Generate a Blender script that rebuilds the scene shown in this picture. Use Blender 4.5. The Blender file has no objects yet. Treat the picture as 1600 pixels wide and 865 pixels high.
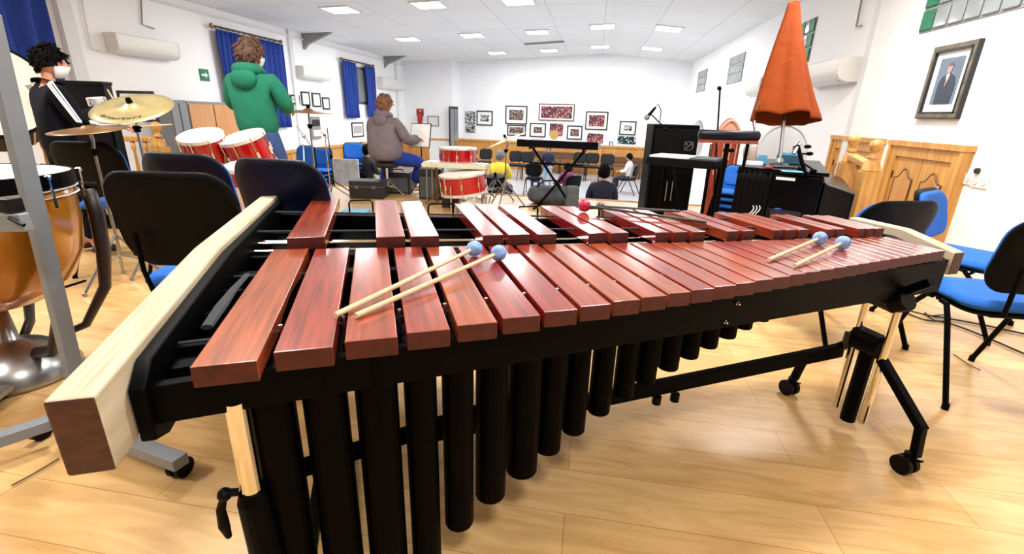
import bpy, bmesh, math, random
from mathutils import Vector, Matrix, noise
random.seed(7)
PW = 48.; EXPO = 0.75; ALB = .84
PI = math.pi
COL = bpy.context.scene.collection
# ------------------------------------------------------------------ camera model (1600 x 865)
F = 735.0; H = 1.15
PIT, ROL, YAW, YM = (math.radians(a) for a in (19.1, 1.65, -9.2, 25.4))
def _col(x, y, z):
    c, s = math.cos(YAW), math.sin(YAW); x, y = c*x-s*y, s*x+c*y
    c, s = math.cos(PIT), math.sin(PIT); zc = y*c-z*s; yc = -(z*c+y*s)
    c, s = math.cos(ROL), math.sin(ROL)
    return (c*x-s*yc, s*x+c*yc, zc)
_cx, _cy, _cz = _col(1, 0, 0), _col(0, 1, 0), _col(0, 0, 1)
RIGHT = Vector((_cx[0], _cy[0], _cz[0])); DOWN = Vector((_cx[1], _cy[1], _cz[1])); FWD = Vector((_cx[2], _cy[2], _cz[2]))
CAM = Vector((0, 0, H))
def ray(px, py): return RIGHT*((px-800)/F) + DOWN*((py-432.5)/F) + FWD
def onZ(px, py, z): r = ray(px, py); return CAM + r*((z-H)/r.z)
def onX(px, py, x): r = ray(px, py); return CAM + r*(x/r.x)
def onY(px, py, y): r = ray(px, py); return CAM + r*(y/r.y)
def at(px, py, k): return CAM + ray(px, py)*k          # k = distance along the lens axis, metres
cam_d = bpy.data.cameras.new('camera'); cam = bpy.data.objects.new('camera', cam_d); COL.objects.link(cam)
cam_d.sensor_fit = 'HORIZONTAL'; cam_d.sensor_width = 36; cam_d.lens = 36*F/1600; cam_d.clip_start = .02; cam_d.clip_end = 200
M = Matrix((( RIGHT.x, -DOWN.x, -FWD.x, 0), (RIGHT.y, -DOWN.y, -FWD.y, 0), (RIGHT.z, -DOWN.z, -FWD.z, H), (0, 0, 0, 1)))
cam.matrix_world = M
bpy.context.scene.camera = cam
# ------------------------------------------------------------------ materials
def _new(name):
    m = bpy.data.materials.new(name); m.use_nodes = True
    nt = m.node_tree; return m, nt, nt.nodes['Principled BSDF']
def lin(c):
    return tuple((v/12.92 if v <= .04045 else ((v+.055)/1.055)**2.4) for v in (x/255 for x in c))
def mat(name, rgb, rough=.5, metal=0., var=.08, scale=12., bump=0., bscale=60., coat=0., spec=.5, stretch=None, emis=0., trans=0.):
    m, nt, b = _new(name); c = lin(rgb) if min(rgb) > 212 else tuple(v*ALB for v in lin(rgb))
    tc = nt.nodes.new('ShaderNodeTexCoord'); mp = nt.nodes.new('ShaderNodeMapping'); n = nt.nodes.new('ShaderNodeTexNoise')
    nt.links.new(tc.outputs['Object'], mp.inputs['Vector']); nt.links.new(mp.outputs['Vector'], n.inputs['Vector'])
    if stretch: mp.inputs['Scale'].default_value = stretch
    n.inputs['Scale'].default_value = scale; n.inputs['Detail'].default_value = 4
    r = nt.nodes.new('ShaderNodeValToRGB'); nt.links.new(n.outputs['Fac'], r.inputs['Fac'])
    r.color_ramp.elements[0].position = .3; r.color_ramp.elements[1].position = .7
    r.color_ramp.elements[0].color = tuple(v*(1-var) for v in c)+(1,); r.color_ramp.elements[1].color = tuple(min(1, v*(1+var)) for v in c)+(1,)
    nt.links.new(r.outputs['Color'], b.inputs['Base Color'])
    b.inputs['Roughness'].default_value = rough; b.inputs['Metallic'].default_value = metal
    b.inputs['Coat Weight'].default_value = coat; b.inputs['Coat Roughness'].default_value = .12; b.inputs['Specular IOR Level'].default_value = spec
    if bump:
        n2 = nt.nodes.new('ShaderNodeTexNoise'); n2.inputs['Scale'].default_value = bscale; n2.inputs['Detail'].default_value = 5
        nt.links.new(mp.outputs['Vector'], n2.inputs['Vector'])
        bp = nt.nodes.new('ShaderNodeBump'); bp.inputs['Strength'].default_value = bump; bp.inputs['Distance'].default_value = .02
        nt.links.new(n2.outputs['Fac'], bp.inputs['Height']); nt.links.new(bp.outputs['Normal'], b.inputs['Normal'])
    if emis:
        b.inputs['Emission Color'].default_value = c+(1,); b.inputs['Emission Strength'].default_value = emis
    if trans: b.inputs['Transmission Weight'].default_value = trans
    return m
def wood(name, c1, c2, rough=.4, grain=(1, 14, 14), scale=3., coat=0., perobj=0., wave=.5):
    m, nt, b = _new(name)
    tc = nt.nodes.new('ShaderNodeTexCoord'); mp = nt.nodes.new('ShaderNodeMapping'); mp.inputs['Scale'].default_value = grain
    nt.links.new(tc.outputs['Object'], mp.inputs['Vector'])
    n = nt.nodes.new('ShaderNodeTexNoise'); n.inputs['Scale'].default_value = scale; n.inputs['Detail'].default_value = 6; n.inputs['Distortion'].default_value = wave
    nt.links.new(mp.outputs['Vector'], n.inputs['Vector'])
    r = nt.nodes.new('ShaderNodeValToRGB'); r.color_ramp.elements[0].position = .3; r.color_ramp.elements[1].position = .72
    r.color_ramp.elements[0].color = tuple(v*ALB for v in lin(c1))+(1,); r.color_ramp.elements[1].color = tuple(v*ALB for v in lin(c2))+(1,)
    nt.links.new(n.outputs['Fac'], r.inputs['Fac'])
    out = r.outputs['Color']
    if perobj:
        oi = nt.nodes.new('ShaderNodeObjectInfo'); hs = nt.nodes.new('ShaderNodeHueSaturation')
        mr = nt.nodes.new('ShaderNodeMapRange'); mr.inputs['To Min'].default_value = 1-perobj; mr.inputs['To Max'].default_value = 1+perobj
        nt.links.new(oi.outputs['Random'], mr.inputs['Value']); nt.links.new(mr.outputs['Result'], hs.inputs['Value'])
        mr2 = nt.nodes.new('ShaderNodeMapRange'); mr2.inputs['To Min'].default_value = .49; mr2.inputs['To Max'].default_value = .515
        nt.links.new(oi.outputs['Random'], mr2.inputs['Value']); nt.links.new(mr2.outputs['Result'], hs.inputs['Hue'])
        nt.links.new(out, hs.inputs['Color']); out = hs.outputs['Color']
    nt.links.new(out, b.inputs['Base Color']); b.inputs['Roughness'].default_value = rough
    b.inputs['Coat Weight'].default_value = coat; b.inputs['Coat Roughness'].default_value = .15
    if coat > .8: b.inputs['Coat IOR'].default_value = 2.1
    return m
def photo_mat(name, cols, scale=20., rand=1.):
    m, nt, b = _new(name)
    tc = nt.nodes.new('ShaderNodeTexCoord'); v = nt.nodes.new('ShaderNodeTexVoronoi'); v.inputs['Scale'].default_value = scale
    nt.links.new(tc.outputs['Object'], v.inputs['Vector'])
    r = nt.nodes.new('ShaderNodeValToRGB'); r.color_ramp.interpolation = 'CONSTANT'
    sp = nt.nodes.new('ShaderNodeSeparateColor'); nt.links.new(v.outputs['Color'], sp.inputs['Color']); nt.links.new(sp.outputs[0], r.inputs['Fac'])
    els = r.color_ramp.elements
    els[0].color = lin(cols[0])+(1,); els[1].position = 1/len(cols); els[1].color = lin(cols[1])+(1,)
    for i, c in enumerate(cols[2:], 2):
        e = els.new(i/len(cols)); e.color = lin(c)+(1,)
    nt.links.new(r.outputs['Color'], b.inputs['Base Color']); b.inputs['Roughness'].default_value = .25
    return m
def floor_mat():
    m, nt, b = _new('laminate_floor')
    tc = nt.nodes.new('ShaderNodeTexCoord')
    br = nt.nodes.new('ShaderNodeTexBrick'); br.offset = .37; br.inputs['Scale'].default_value = 1; br.inputs['Brick Width'].default_value = 1.25; br.inputs['Row Height'].default_value = .19
    br.inputs['Mortar Size'].default_value = .0012; br.inputs['Mortar Smooth'].default_value = .3
    br.inputs['Color1'].default_value = lin((216, 174, 114))+(1,); br.inputs['Color2'].default_value = lin((226, 188, 132))+(1,); br.inputs['Mortar'].default_value = lin((168, 118, 62))+(1,)
    nt.links.new(tc.outputs['Object'], br.inputs['Vector'])
    mp = nt.nodes.new('ShaderNodeMapping'); mp.inputs['Scale'].default_value = (1.2, 7, 1); nt.links.new(tc.outputs['Object'], mp.inputs['Vector'])
    n = nt.nodes.new('ShaderNodeTexNoise'); n.inputs['Scale'].default_value = 2.6; n.inputs['Detail'].default_value = 7; n.inputs['Distortion'].default_value = 1.2
    nt.links.new(mp.outputs['Vector'], n.inputs['Vector'])
    r = nt.nodes.new('ShaderNodeValToRGB'); r.color_ramp.elements[0].position = .32; r.color_ramp.elements[1].position = .66
    r.color_ramp.elements[0].color = (.80, .74, .64, 1); r.color_ramp.elements[1].color = (1.06, 1.05, 1.04, 1)
    nt.links.new(n.outputs['Fac'], r.inputs['Fac'])
    mx = nt.nodes.new('ShaderNodeMix'); mx.data_type = 'RGBA'; mx.blend_type = 'MULTIPLY'; mx.inputs[0].default_value = 1
    nt.links.new(br.outputs['Color'], mx.inputs[6]); nt.links.new(r.outputs['Color'], mx.inputs[7])
    nt.links.new(mx.outputs[2], b.inputs['Base Color']); b.inputs['Roughness'].default_value = .3; b.inputs['Coat Weight'].default_value = .5; b.inputs['Coat Roughness'].default_value = .17
    return m
def tile_mat(name, c1, c2, w, h, mortar, rough=.6, ms=.008):
    m, nt, b = _new(name)
    tc = nt.nodes.new('ShaderNodeTexCoord'); br = nt.nodes.new('ShaderNodeTexBrick'); br.offset = 0
    br.inputs['Scale'].default_value = 1; br.inputs['Brick Width'].default_value = w; br.inputs['Row Height'].default_value = h
    br.inputs['Mortar Size'].default_value = ms; br.inputs['Color1'].default_value = lin(c1)+(1,); br.inputs['Color2'].default_value = lin(c2)+(1,); br.inputs['Mortar'].default_value = lin(mortar)+(1,)
    nt.links.new(tc.outputs['Object'], br.inputs['Vector']); nt.links.new(br.outputs['Color'], b.inputs['Base Color']); b.inputs['Roughness'].default_value = rough
    return m
K = dict(
 wall=mat('white_wall', (252, 252, 253), .85, var=.02, scale=2), wall_back=mat('white_back_wall', (244, 245, 247), .85, var=.02, scale=2),
 ceil=tile_mat('ceiling_tiles', (234, 235, 234), (238, 239, 238), 1.2, 1.2, (214, 214, 213), .9, .012), floor=floor_mat(),
 hall=mat('grey_hall_floor', (190, 196, 206), .22, var=.08, scale=1.5), stage_edge=wood('stage_edge', (198, 150, 84), (226, 184, 118)),
 pine=wood('orange_pine', (206, 140, 62), (236, 182, 100), .4, (14, 14, 1), 2.2), panel=wood('orange_panel', (204, 138, 66), (228, 168, 94), .45, (6, 6, 1), 2),
 bar=wood('red_hardwood_bar', (112, 28, 18), (176, 62, 40), .28, (26, 1.6, 26), 3.2, .9, .16, .3),
 ash=wood('pale_ash', (176, 160, 126), (214, 202, 176), .6, (34, 1.0, 6), 3.), endgrain=wood('brown_end_grain', (66, 36, 24), (94, 54, 38), .55, (8, 1, 20), 3),
 black=mat('black_metal', (2.5, 2.5, 3), .5, var=.2, spec=.06), blackg=mat('black_gloss', (3, 4, 10), .25, var=.1, spec=.25), tube=mat('black_resonator', (2, 1.5, 1.5), .5, var=.2, spec=.05),
 plastic=mat('black_plastic', (4, 4, 6), .5, spec=.12, var=.1, bump=.12, bscale=300), cord=mat('dark_cord', (40, 44, 52), .8),
 navyplastic=mat('navy_plastic', (4, 5, 26), .42, spec=.25, var=.1, bump=.1, bscale=300),
 chrome=mat('chrome', (225, 222, 214), .1, 1., .03), steel=mat('satin_steel', (168, 170, 172), .3, 1., .06), grey=mat('grey_paint', (142, 150, 158), .4, .2, .05),
 bluefab=mat('blue_upholstery', (28, 112, 212), .85, var=.08, scale=40, bump=.2, bscale=200), curtain=mat('blue_curtain', (22, 62, 158), .75, var=.1, scale=8),
 barend_shade=wood('shaded_bar_end', (62, 12, 8), (92, 22, 14), .5, (8, 8, 8), 6.), mallet=mat('blue_yarn', (142, 176, 230), .95, var=.3, scale=60, bump=.45, bscale=55), redmallet=mat('red_rubber', (196, 22, 66), .35, var=.08), stick=wood('pale_stick', (222, 186, 138), (236, 206, 164), .45, (2, 30, 30)),  # bar end colour: maroon darkened to paint in the shade on those faces
 greystick=mat('grey_shaft', (70, 70, 74), .35), bowl=mat('copper_fibre_bowl', (196, 126, 34), .2, .25, .12, 3, coat=.6), head=mat('drum_skin', (236, 232, 224), .45, var=.05, scale=5), headcream=mat('calf_skin', (226, 214, 196), .5, var=.05, scale=3),
 redwood=wood('dark_red_strut', (22, 8, 6), (38, 13, 9), .5, (8, 8, 1), 2, .1), redshell=mat('red_lacquer', (176, 10, 18), .15, var=.15, scale=6, coat=.6), hoop=mat('chrome_hoop', (226, 224, 222), .35, .5),
 brass=mat('cymbal_bronze', (230, 216, 160), .28, .75, .14, 9), bronze=mat('dark_bronze', (150, 112, 74), .35, .7, .15, 9), ink=mat('black_ink', (20, 20, 20), .6),
 acwhite=mat('ac_white', (232, 231, 224), .4, var=.02), acside=mat('ac_cream', (222, 220, 213), .5, var=.02), duct=mat('white_plastic', (226, 227, 228), .6, var=.02), greyp=mat('grey_plastic', (150, 150, 148), .5),
 green=mat('sign_green', (10, 128, 84), .5), signwhite=mat('sign_white', (240, 242, 240), .5), red=mat('sign_red', (196, 24, 26), .45),
 glassgreen=tile_mat('green_glass_blocks', (24, 96, 62), (60, 140, 100), .2, .2, (190, 196, 192), .15), glassclear=tile_mat('clear_glass_blocks', (128, 146, 138), (188, 196, 190), .2, .2, (226, 228, 226), .15),
 pane=mat('window_pane', (150, 156, 158), .15, var=.15, scale=2), frameblk=mat('black_frame', (34, 32, 32), .4), frameold=wood('aged_frame', (84, 78, 64), (136, 128, 106), .5, (5, 5, 5)), mount=mat('white_mount', (240, 240, 238), .8, var=.01),
 skin=mat('skin', (214, 150, 118), .55, var=.06), hairblk=mat('black_hair', (10, 8, 8), .85, spec=.1, var=.4, scale=30, bump=.6, bscale=50), hairbrn=mat('brown_hair', (92, 62, 44), .65, var=.3, scale=30, bump=.7, bscale=50), hairlt=mat('light_brown_hair', (146, 104, 74), .7, var=.3, scale=30, bump=.7, bscale=50), hairgry=mat('grey_hair', (120, 118, 120), .7, var=.3, scale=30, bump=.6, bscale=50),
 jacket=mat('black_tracksuit', (7, 9, 22), .85, spec=.15, var=.2, bump=.3, bscale=14), stripe=mat('white_stripe', (236, 238, 242), .7), hoodie=mat('green_hoodie', (6, 116, 88), .85, var=.1, scale=5, bump=.45, bscale=11), jeans=mat('blue_jeans', (38, 66, 116), .8, var=.2, scale=6, bump=.35, bscale=14), jeansb=mat('bright_blue_jeans', (14, 58, 158), .8, var=.15, bump=.3, bscale=14), jeansl=mat('pale_jeans', (150, 176, 204), .8),
 darkfab=mat('dark_upholstery', (16, 18, 26), .85), coat=mat('grey_coat', (124, 116, 122), .75, var=.12, scale=8, bump=.9, bscale=13), yellow=mat('yellow_top', (244, 218, 60), .8), navy=mat('navy_top', (16, 26, 56), .8), purple=mat('purple_top', (126, 38, 98), .8), darktop=mat('dark_top', (22, 22, 34), .8), whitetop=mat('white_top', (232, 234, 238), .8), shoe=mat('pale_shoe', (226, 196, 196), .6), shoeblk=mat('black_shoe', (22, 22, 24), .6), mask=mat('face_mask', (226, 232, 234), .8),
 orange=mat('orange_canvas', (150, 66, 24), .95, spec=.15, var=.12, scale=4, bump=.4, bscale=9), reddoor=wood('carved_red_wood', (120, 40, 24), (168, 74, 50), .4, (6, 6, 1), 2, .3), redlt=wood('pink_wood', (196, 128, 104), (222, 168, 144), .5), bag=mat('grey_bag', (82, 88, 94), .85, var=.15, bump=.4, bscale=20), greyhead=mat('grey_drum_skin', (196, 198, 202), .45, var=.04), brown=wood('brown_bench', (80, 56, 40), (120, 86, 62), .5), darkcase=mat('dark_case', (30, 26, 26), .55, var=.15), paper=mat('paper', (244, 245, 246), .9, var=.01), plasticblue=mat('light_blue_plastic', (96, 176, 216), .5), tealdark=mat('teal_plastic', (52, 92, 112), .5), cabgrey=mat('grey_cabinet', (146, 152, 156), .5, var=.03), cabor=wood('orange_veneer', (222, 156, 98), (234, 174, 118), .5, (4, 4, 1), 2), ivory=mat('ivory_keys', (240, 236, 220), .35, var=.02), cream=mat('cream_paint', (222, 214, 176), .6), cable=mat('black_cable', (24, 24, 26), .6), speck=mat('speckled_panel', (186, 192, 196), .7, var=.25, scale=7), balsa=mat('tan_straw', (206, 172, 104), .7, var=.2), bluewrap=mat('blue_plastic', (30, 70, 190), .4, var=.3, scale=20), wirew=mat('white_cable', (226, 228, 232), .5), photo_bw=photo_mat('black_white_photo', [(30, 30, 32), (90, 90, 92), (170, 170, 170), (220, 220, 220)], 26), photo_red=photo_mat('crowd_photo', [(150, 60, 72), (90, 48, 54), (196, 150, 140), (60, 50, 60), (120, 84, 88)], 22), photo_brown=photo_mat('band_photo', [(92, 70, 66), (130, 104, 96), (58, 48, 50), (170, 150, 140)], 26), photo_sky=mat('pale_photo', (196, 190, 186), .3), photo_teal=photo_mat('dark_teal_photo', [(18, 48, 52), (40, 80, 84), (12, 22, 26), (190, 204, 204)], 24), doc=mat('printed_sheet', (222, 222, 220), .8, var=.15, scale=30), bluegrey=mat('portrait_ground', (118, 136, 158), .4, var=.25, scale=3), suit=mat('portrait_suit', (44, 54, 74), .4), face=mat('portrait_face', (200, 160, 140), .4),
)
# ------------------------------------------------------------------ mesh builder
WM = {}
class MB:
    def __init__(s): s.v = []; s.f = []; s.mi = []; s.cm = 0
    def add(s, vs, fs):
        o = len(s.v); s.v += [Vector(v) for v in vs]; s.f += [tuple(i+o for i in f) for f in fs]; s.mi += [s.cm]*len(fs); return s
    def box(s, c, size, rot=None):
        x, y, z = (a/2 for a in size); c = Vector(c)
        vs = [Vector(p) for p in ((-x,-y,-z),(x,-y,-z),(x,y,-z),(-x,y,-z),(-x,-y,z),(x,-y,z),(x,y,z),(-x,y,z))]
        if rot is not None: vs = [rot @ v for v in vs]
        return s.add([v+c for v in vs], [(0,3,2,1),(4,5,6,7),(0,1,5,4),(1,2,6,5),(2,3,7,6),(3,0,4,7)])
    def b2(s, lo, hi):
        return s.box([(a+b)/2 for a, b in zip(lo, hi)], [abs(b-a) for a, b in zip(lo, hi)])
    def hexa(s, pts):   # 4 bottom + 4 top
        return s.add(pts, [(0,3,2,1),(4,5,6,7),(0,1,5,4),(1,2,6,5),(2,3,7,6),(3,0,4,7)])
    def beam(s, a, b, w, h, up=(0,0,1)):
        a, b = Vector(a), Vector(b); t = (b-a).normalized(); up = Vector(up)
        if abs(t.dot(up)) > .98: up = Vector((0,1,0))
        sx = t.cross(up).normalized(); uz = sx.cross(t)
        P = []
        for p in (a, b):
            for (i, j) in ((-1,-1),(1,-1),(1,1),(-1,1)): P.append(p+sx*i*w/2+uz*j*h/2)
        return s.add(P, [(0,1,2,3),(7,6,5,4),(0,4,5,1),(1,5,6,2),(2,6,7,3),(3,7,4,0)])
    def tube(s, pts, r, n=12, caps=True, flat=1.):
        pts = [Vector(p) for p in pts]; m = len(pts)
        rs = r if isinstance(r, (list, tuple)) else [r]*m
        t0 = (pts[1]-pts[0]).normalized(); u = t0.orthogonal().normalized(); rings = []
        if abs(t0.z) < .95: u = Vector((0,0,1)) - t0*t0.z; u.normalize()
        for i, p in enumerate(pts):
            t = (pts[min(i+1, m-1)]-pts[max(i-1, 0)])
            if t.length < 1e-9: t = t0
            t.normalize(); u = (u - t*u.dot(t)); u = u.normalized() if u.length > 1e-6 else t.orthogonal().normalized()
            w = t.cross(u); rings.append([p+(u*math.cos(2*PI*k/n)*flat+w*math.sin(2*PI*k/n))*rs[i] for k in range(n)])
        vs = [v for rg in rings for v in rg]; fs = []
        for i in range(m-1):
            for k in range(n): fs.append((i*n+k, i*n+(k+1)%n, (i+1)*n+(k+1)%n, (i+1)*n+k))
        if caps: fs += [tuple(range(n))[::-1], tuple((m-1)*n+k for k in range(n))]
        return s.add(vs, fs)
    def lathe(s, prof, c=(0,0,0), n=32, rot=None):   # prof: (r,z)
        c = Vector(c); vs = []
        for (r, z) in prof:
            for k in range(n):
                v = Vector((r*math.cos(2*PI*k/n), r*math.sin(2*PI*k/n), z)); vs.append((rot @ v if rot is not None else v)+c)
        m = len(prof); fs = []; ring = m >= 3 and prof[0][0] > .05 and prof[-1][0] > .05
        for i in range(m if ring else m-1):
            for k in range(n): fs.append((i*n+k, i*n+(k+1)%n, ((i+1)%m)*n+(k+1)%n, ((i+1)%m)*n+k))
        if not ring: fs += [tuple(range(n))[::-1], tuple((m-1)*n+k for k in range(n))]
        return s.add(vs, fs)
    def ball(s, c, r, n=16, sc=(1,1,1), rot=None):
        c = Vector(c); vs = []; fs = []; m = n//2
        for i in range(1, m):
            a = PI*i/m
            for k in range(n):
                v = Vector((r*sc[0]*math.sin(a)*math.cos(2*PI*k/n), r*sc[1]*math.sin(a)*math.sin(2*PI*k/n), r*sc[2]*math.cos(a)))
                vs.append((rot @ v if rot is not None else v)+c)
        for i in range(m-2):
            for k in range(n): fs.append((i*n+k, (i+1)*n+k, (i+1)*n+(k+1)%n, i*n+(k+1)%n))
        top = Vector((0,0,r*sc[2])); 
        if rot is not None: top = rot @ top
        vs += [c+top, c-top]; T = len(vs)-2
        for k in range(n):
            fs.append((T, k, (k+1)%n)); fs.append((T+1, (m-2)*n+(k+1)%n, (m-2)*n+k))
        return s.add(vs, fs)
    def prism(s, poly, e, cap=True):   # poly list of 3D points, e extrusion vector
        e = Vector(e); n = len(poly); vs = [Vector(p) for p in poly]+[Vector(p)+e for p in poly]
        fs = [(i, (i+1)%n, n+(i+1)%n, n+i) for i in range(n)]
        if cap: fs += [tuple(range(n))[::-1], tuple(range(n, 2*n))]
        return s.add(vs, fs)
    def grid(s, fn, nu, nv, closed=False):
        vs = [fn(i/nu, j/nv) for j in range(nv+1) for i in range(nu+1)]
        fs = [(j*(nu+1)+i, j*(nu+1)+i+1, (j+1)*(nu+1)+i+1, (j+1)*(nu+1)+i) for j in range(nv) for i in range(nu)]
        return s.add(vs, fs)
    def build(s, name, m, parent=None, world=False, bevel=0., smooth=False, solid=0., sub=0, loc=None, segs=2, recalc=True):
        ms = m if isinstance(m, (list, tuple)) else [m]
        vs = [Vector(v) for v in s.v]
        o = bpy.data.objects.new(name, bpy.data.meshes.new(name))
        if parent is not None:
            if world: inv = WM[parent.name].inverted(); vs = [inv @ v for v in vs]
            o.parent = parent; WM[o.name] = WM[parent.name].copy()
        else:
            if loc is None:
                xs = [v.x for v in vs]; ys = [v.y for v in vs]; zs = [v.z for v in vs]
                loc = Vector(((min(xs)+max(xs))/2, (min(ys)+max(ys))/2, min(zs)))
            loc = Vector(loc); vs = [v-loc for v in vs]; o.location = loc; WM[o.name] = Matrix.Translation(loc)
        me = o.data; me.from_pydata(vs, [], s.f); 
        for q in ms: me.materials.append(K[q] if isinstance(q, str) else q)
        me.polygons.foreach_set('material_index', s.mi)
        if recalc:
            b = bmesh.new(); b.from_mesh(me); bmesh.ops.recalc_face_normals(b, faces=b.faces); b.to_mesh(me); b.free()
        if smooth: me.polygons.foreach_set('use_smooth', [True]*len(me.polygons))
        me.update(); COL.objects.link(o)
        if solid: q = o.modifiers.new('solid', 'SOLIDIFY'); q.thickness = solid; q.offset = 0
        if bevel: q = o.modifiers.new('bevel', 'BEVEL'); q.width = bevel; q.segments = segs; q.limit_method = 'ANGLE'; q.angle_limit = math.radians(40)
        if sub: q = o.modifiers.new('sub', 'SUBSURF'); q.levels = sub; q.render_levels = sub
        if bevel and not smooth: me.polygons.foreach_set('use_smooth', [True]*len(me.polygons)); q = o.modifiers.new('wn', 'WEIGHTED_NORMAL'); q.keep_sharp = True
        return o
def tag(o, label, cat, group=None, kind=None):
    if label: o['label'] = label
    if cat: o['category'] = cat
    if group: o['group'] = group
    if kind: o['kind'] = kind
    return o
def struct(o): o['kind'] = 'structure'; return o
def thing(name, label, cat, loc=(0,0,0), rz=0., group=None, kind=None):
    o = bpy.data.objects.new(name, None); COL.objects.link(o); o.location = loc; o.rotation_euler = (0, 0, rz); o.empty_display_size = .1
    WM[o.name] = Matrix.Translation(Vector(loc)) @ Matrix.Rotation(rz, 4, 'Z')
    return tag(o, label, cat, group, kind)
def dup(root, loc, rz, label, group=None):
    r = root.copy(); COL.objects.link(r); r.location = loc; r.rotation_euler = (0, 0, rz); r['label'] = label
    if group: r['group'] = group
    WM[r.name] = Matrix.Translation(Vector(loc)) @ Matrix.Rotation(rz, 4, 'Z')
    def rec(a, b):
        for ch in list(a.children):
            c = ch.copy(); COL.objects.link(c); c.parent = b; rec(ch, c)
    rec(root, r); return r
def rslab(mb, w, h, t, r, fn, n=6, rings=1):
    """rounded rectangle slab in local (a,b,c); fn maps (a,b,c)->Vector"""
    pts = []
    for cx, cy, a0 in ((w/2-r, h/2-r, 0), (-w/2+r, h/2-r, PI/2), (-w/2+r, -h/2+r, PI), (w/2-r, -h/2+r, 1.5*PI)):
        for k in range(n+1): a = a0+PI/2*k/n; pts.append((cx+r*math.cos(a), cy+r*math.sin(a)))
    N = len(pts); layers = []
    e = min(t*.45, r*.5)
    for (f, c) in ((.0, -t/2), (.45, -t/2), (.8, -t/2), (1-e*2.0/max(w, h), -t/2), (1, -t/2+e), (1, t/2-e), (1-e*2.0/max(w, h), t/2), (.8, t/2), (.45, t/2), (0., t/2)):
        layers.append([fn(x*f, y*f, c) for x, y in pts] if f else [fn(0, 0, c)])
    o = len(mb.v); vs = []; idx = []
    for L in layers: idx.append([len(vs)+i for i in range(len(L))]); vs += L
    fs = []
    for A, B in zip(idx[:-1], idx[1:]):
        if len(A) == 1: fs += [(A[0], B[(i+1) % N], B[i]) for i in range(N)]
        elif len(B) == 1: fs += [(A[i], A[(i+1) % N], B[0]) for i in range(N)]
        else: fs += [(A[i], A[(i+1) % N], B[(i+1) % N], B[i]) for i in range(N)]
    return mb.add(vs, fs)
def rotz(a): return Matrix.Rotation(a, 3, 'Z')
def interp(x, pts):
    if x <= pts[0][0]: a, b = pts[0], pts[1]
    elif x >= pts[-1][0]: a, b = pts[-2], pts[-1]
    else:
        for a, b in zip(pts[:-1], pts[1:]):
            if a[0] <= x <= b[0]: break
    return a[1]+(b[1]-a[1])*(x-a[0])/(b[0]-a[0])

# ================================================================== ROOM
XL, XR, EZ, YF, YE = -7.8, 3.12, 3.03, -3.5, 6.95
BL, BR = onZ(718, 98, EZ), onZ(1082, 96, EZ)
AL, AM = onX(628, 90, XL), onZ(687, 88, EZ)
AL.z = EZ; AM = Vector((AM.x, AL.y+.05, EZ)); BR.x = XR
HF = -1.0
RX = .1; RZ = EZ+.30        # ridge
def ceil_z(x): return EZ+(RZ-EZ)*(1-abs(x-RX)/((RX-XL) if x < RX else (XR-RX))) if XL < x < XR else EZ
YB = max(BL.y, BR.y, AL.y)+.4
m = MB(); m.b2((XL-.3, YF, HF-.2), (XR, 4.5, 0)); m.b2((XL-.3, 4.5, HF-.2), (2.35, YE, 0)); struct(m.build('floor', 'floor', loc=(0,0,0)))
m = MB(); m.b2((XL-.3, 4.5, HF-.2), (XR+.3, YB+.5, HF)); struct(m.build('floor', 'hall', loc=(0,0,HF)))
m = MB(); m.b2((XL, YE, -.14), (2.35, YE+.03, .012)); struct(m.build('trim_1', 'stage_edge'))
m = MB(); m.add([(XL-.2, YF, EZ-.02), (RX, YF, RZ), (RX, YB+.5, RZ), (XL-.2, YB+.5, EZ-.02), (XR+.2, YF, EZ-.02), (XR+.2, YB+.5, EZ-.02)], [(0,1,2,3), (1,4,5,2)])
struct(m.build('ceiling', 'ceil', solid=.06, loc=(0,0,EZ)))
m = MB(); m.b2((XL-.2, YF, HF), (XL, AL.y, EZ+.05)); struct(m.build('wall_left', 'wall'))
m = MB(); m.b2((XR, YF, HF), (XR+.2, YB, EZ+.05)); struct(m.build('wall_right', 'wall'))
m = MB(); m.b2((XL, YF-.2, HF), (XR, YF, RZ)); struct(m.build('wall_front', 'darkfab'))
m = MB(); m.b2((XL-.2, AL.y, HF), (AM.x, AL.y+.2, RZ)); struct(m.build('wall_alcove', 'wall_back'))
def vwall(name, a, b, t, z0, z1, mt):
    a, b = Vector((a.x, a.y, z0)), Vector((b.x, b.y, z0)); nrm = Vector((-(b-a).y, (b-a).x, 0)).normalized()*t
    mm = MB(); mm.prism([a, b, b+nrm, a+nrm], (0, 0, z1-z0)); return struct(mm.build(name, mt))
vwall('wall_side', AM, BL, .2, HF, RZ, 'wall_back'); vwall('wall_back', BL, BR, .2, HF, RZ, 'wall_back')
bn = Vector(((BR-BL).y, -(BR-BL).x, 0)).normalized()      # towards the camera
bt = (BR-BL).normalized(); bt.z = 0
def onB(px, py):
    r = ray(px, py); k = (BL-CAM).dot(bn)/r.dot(bn); return CAM+r*k
def Bp(s, z, o=0.): return Vector((BL.x, BL.y, 0))+bt*s+Vector((0,0,z))+bn*o      # point on the back wall
def Bs(p): return (p-BL).dot(bt)
WZ = (onB(740, 216).z+onB(1002, 231).z)/2
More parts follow.
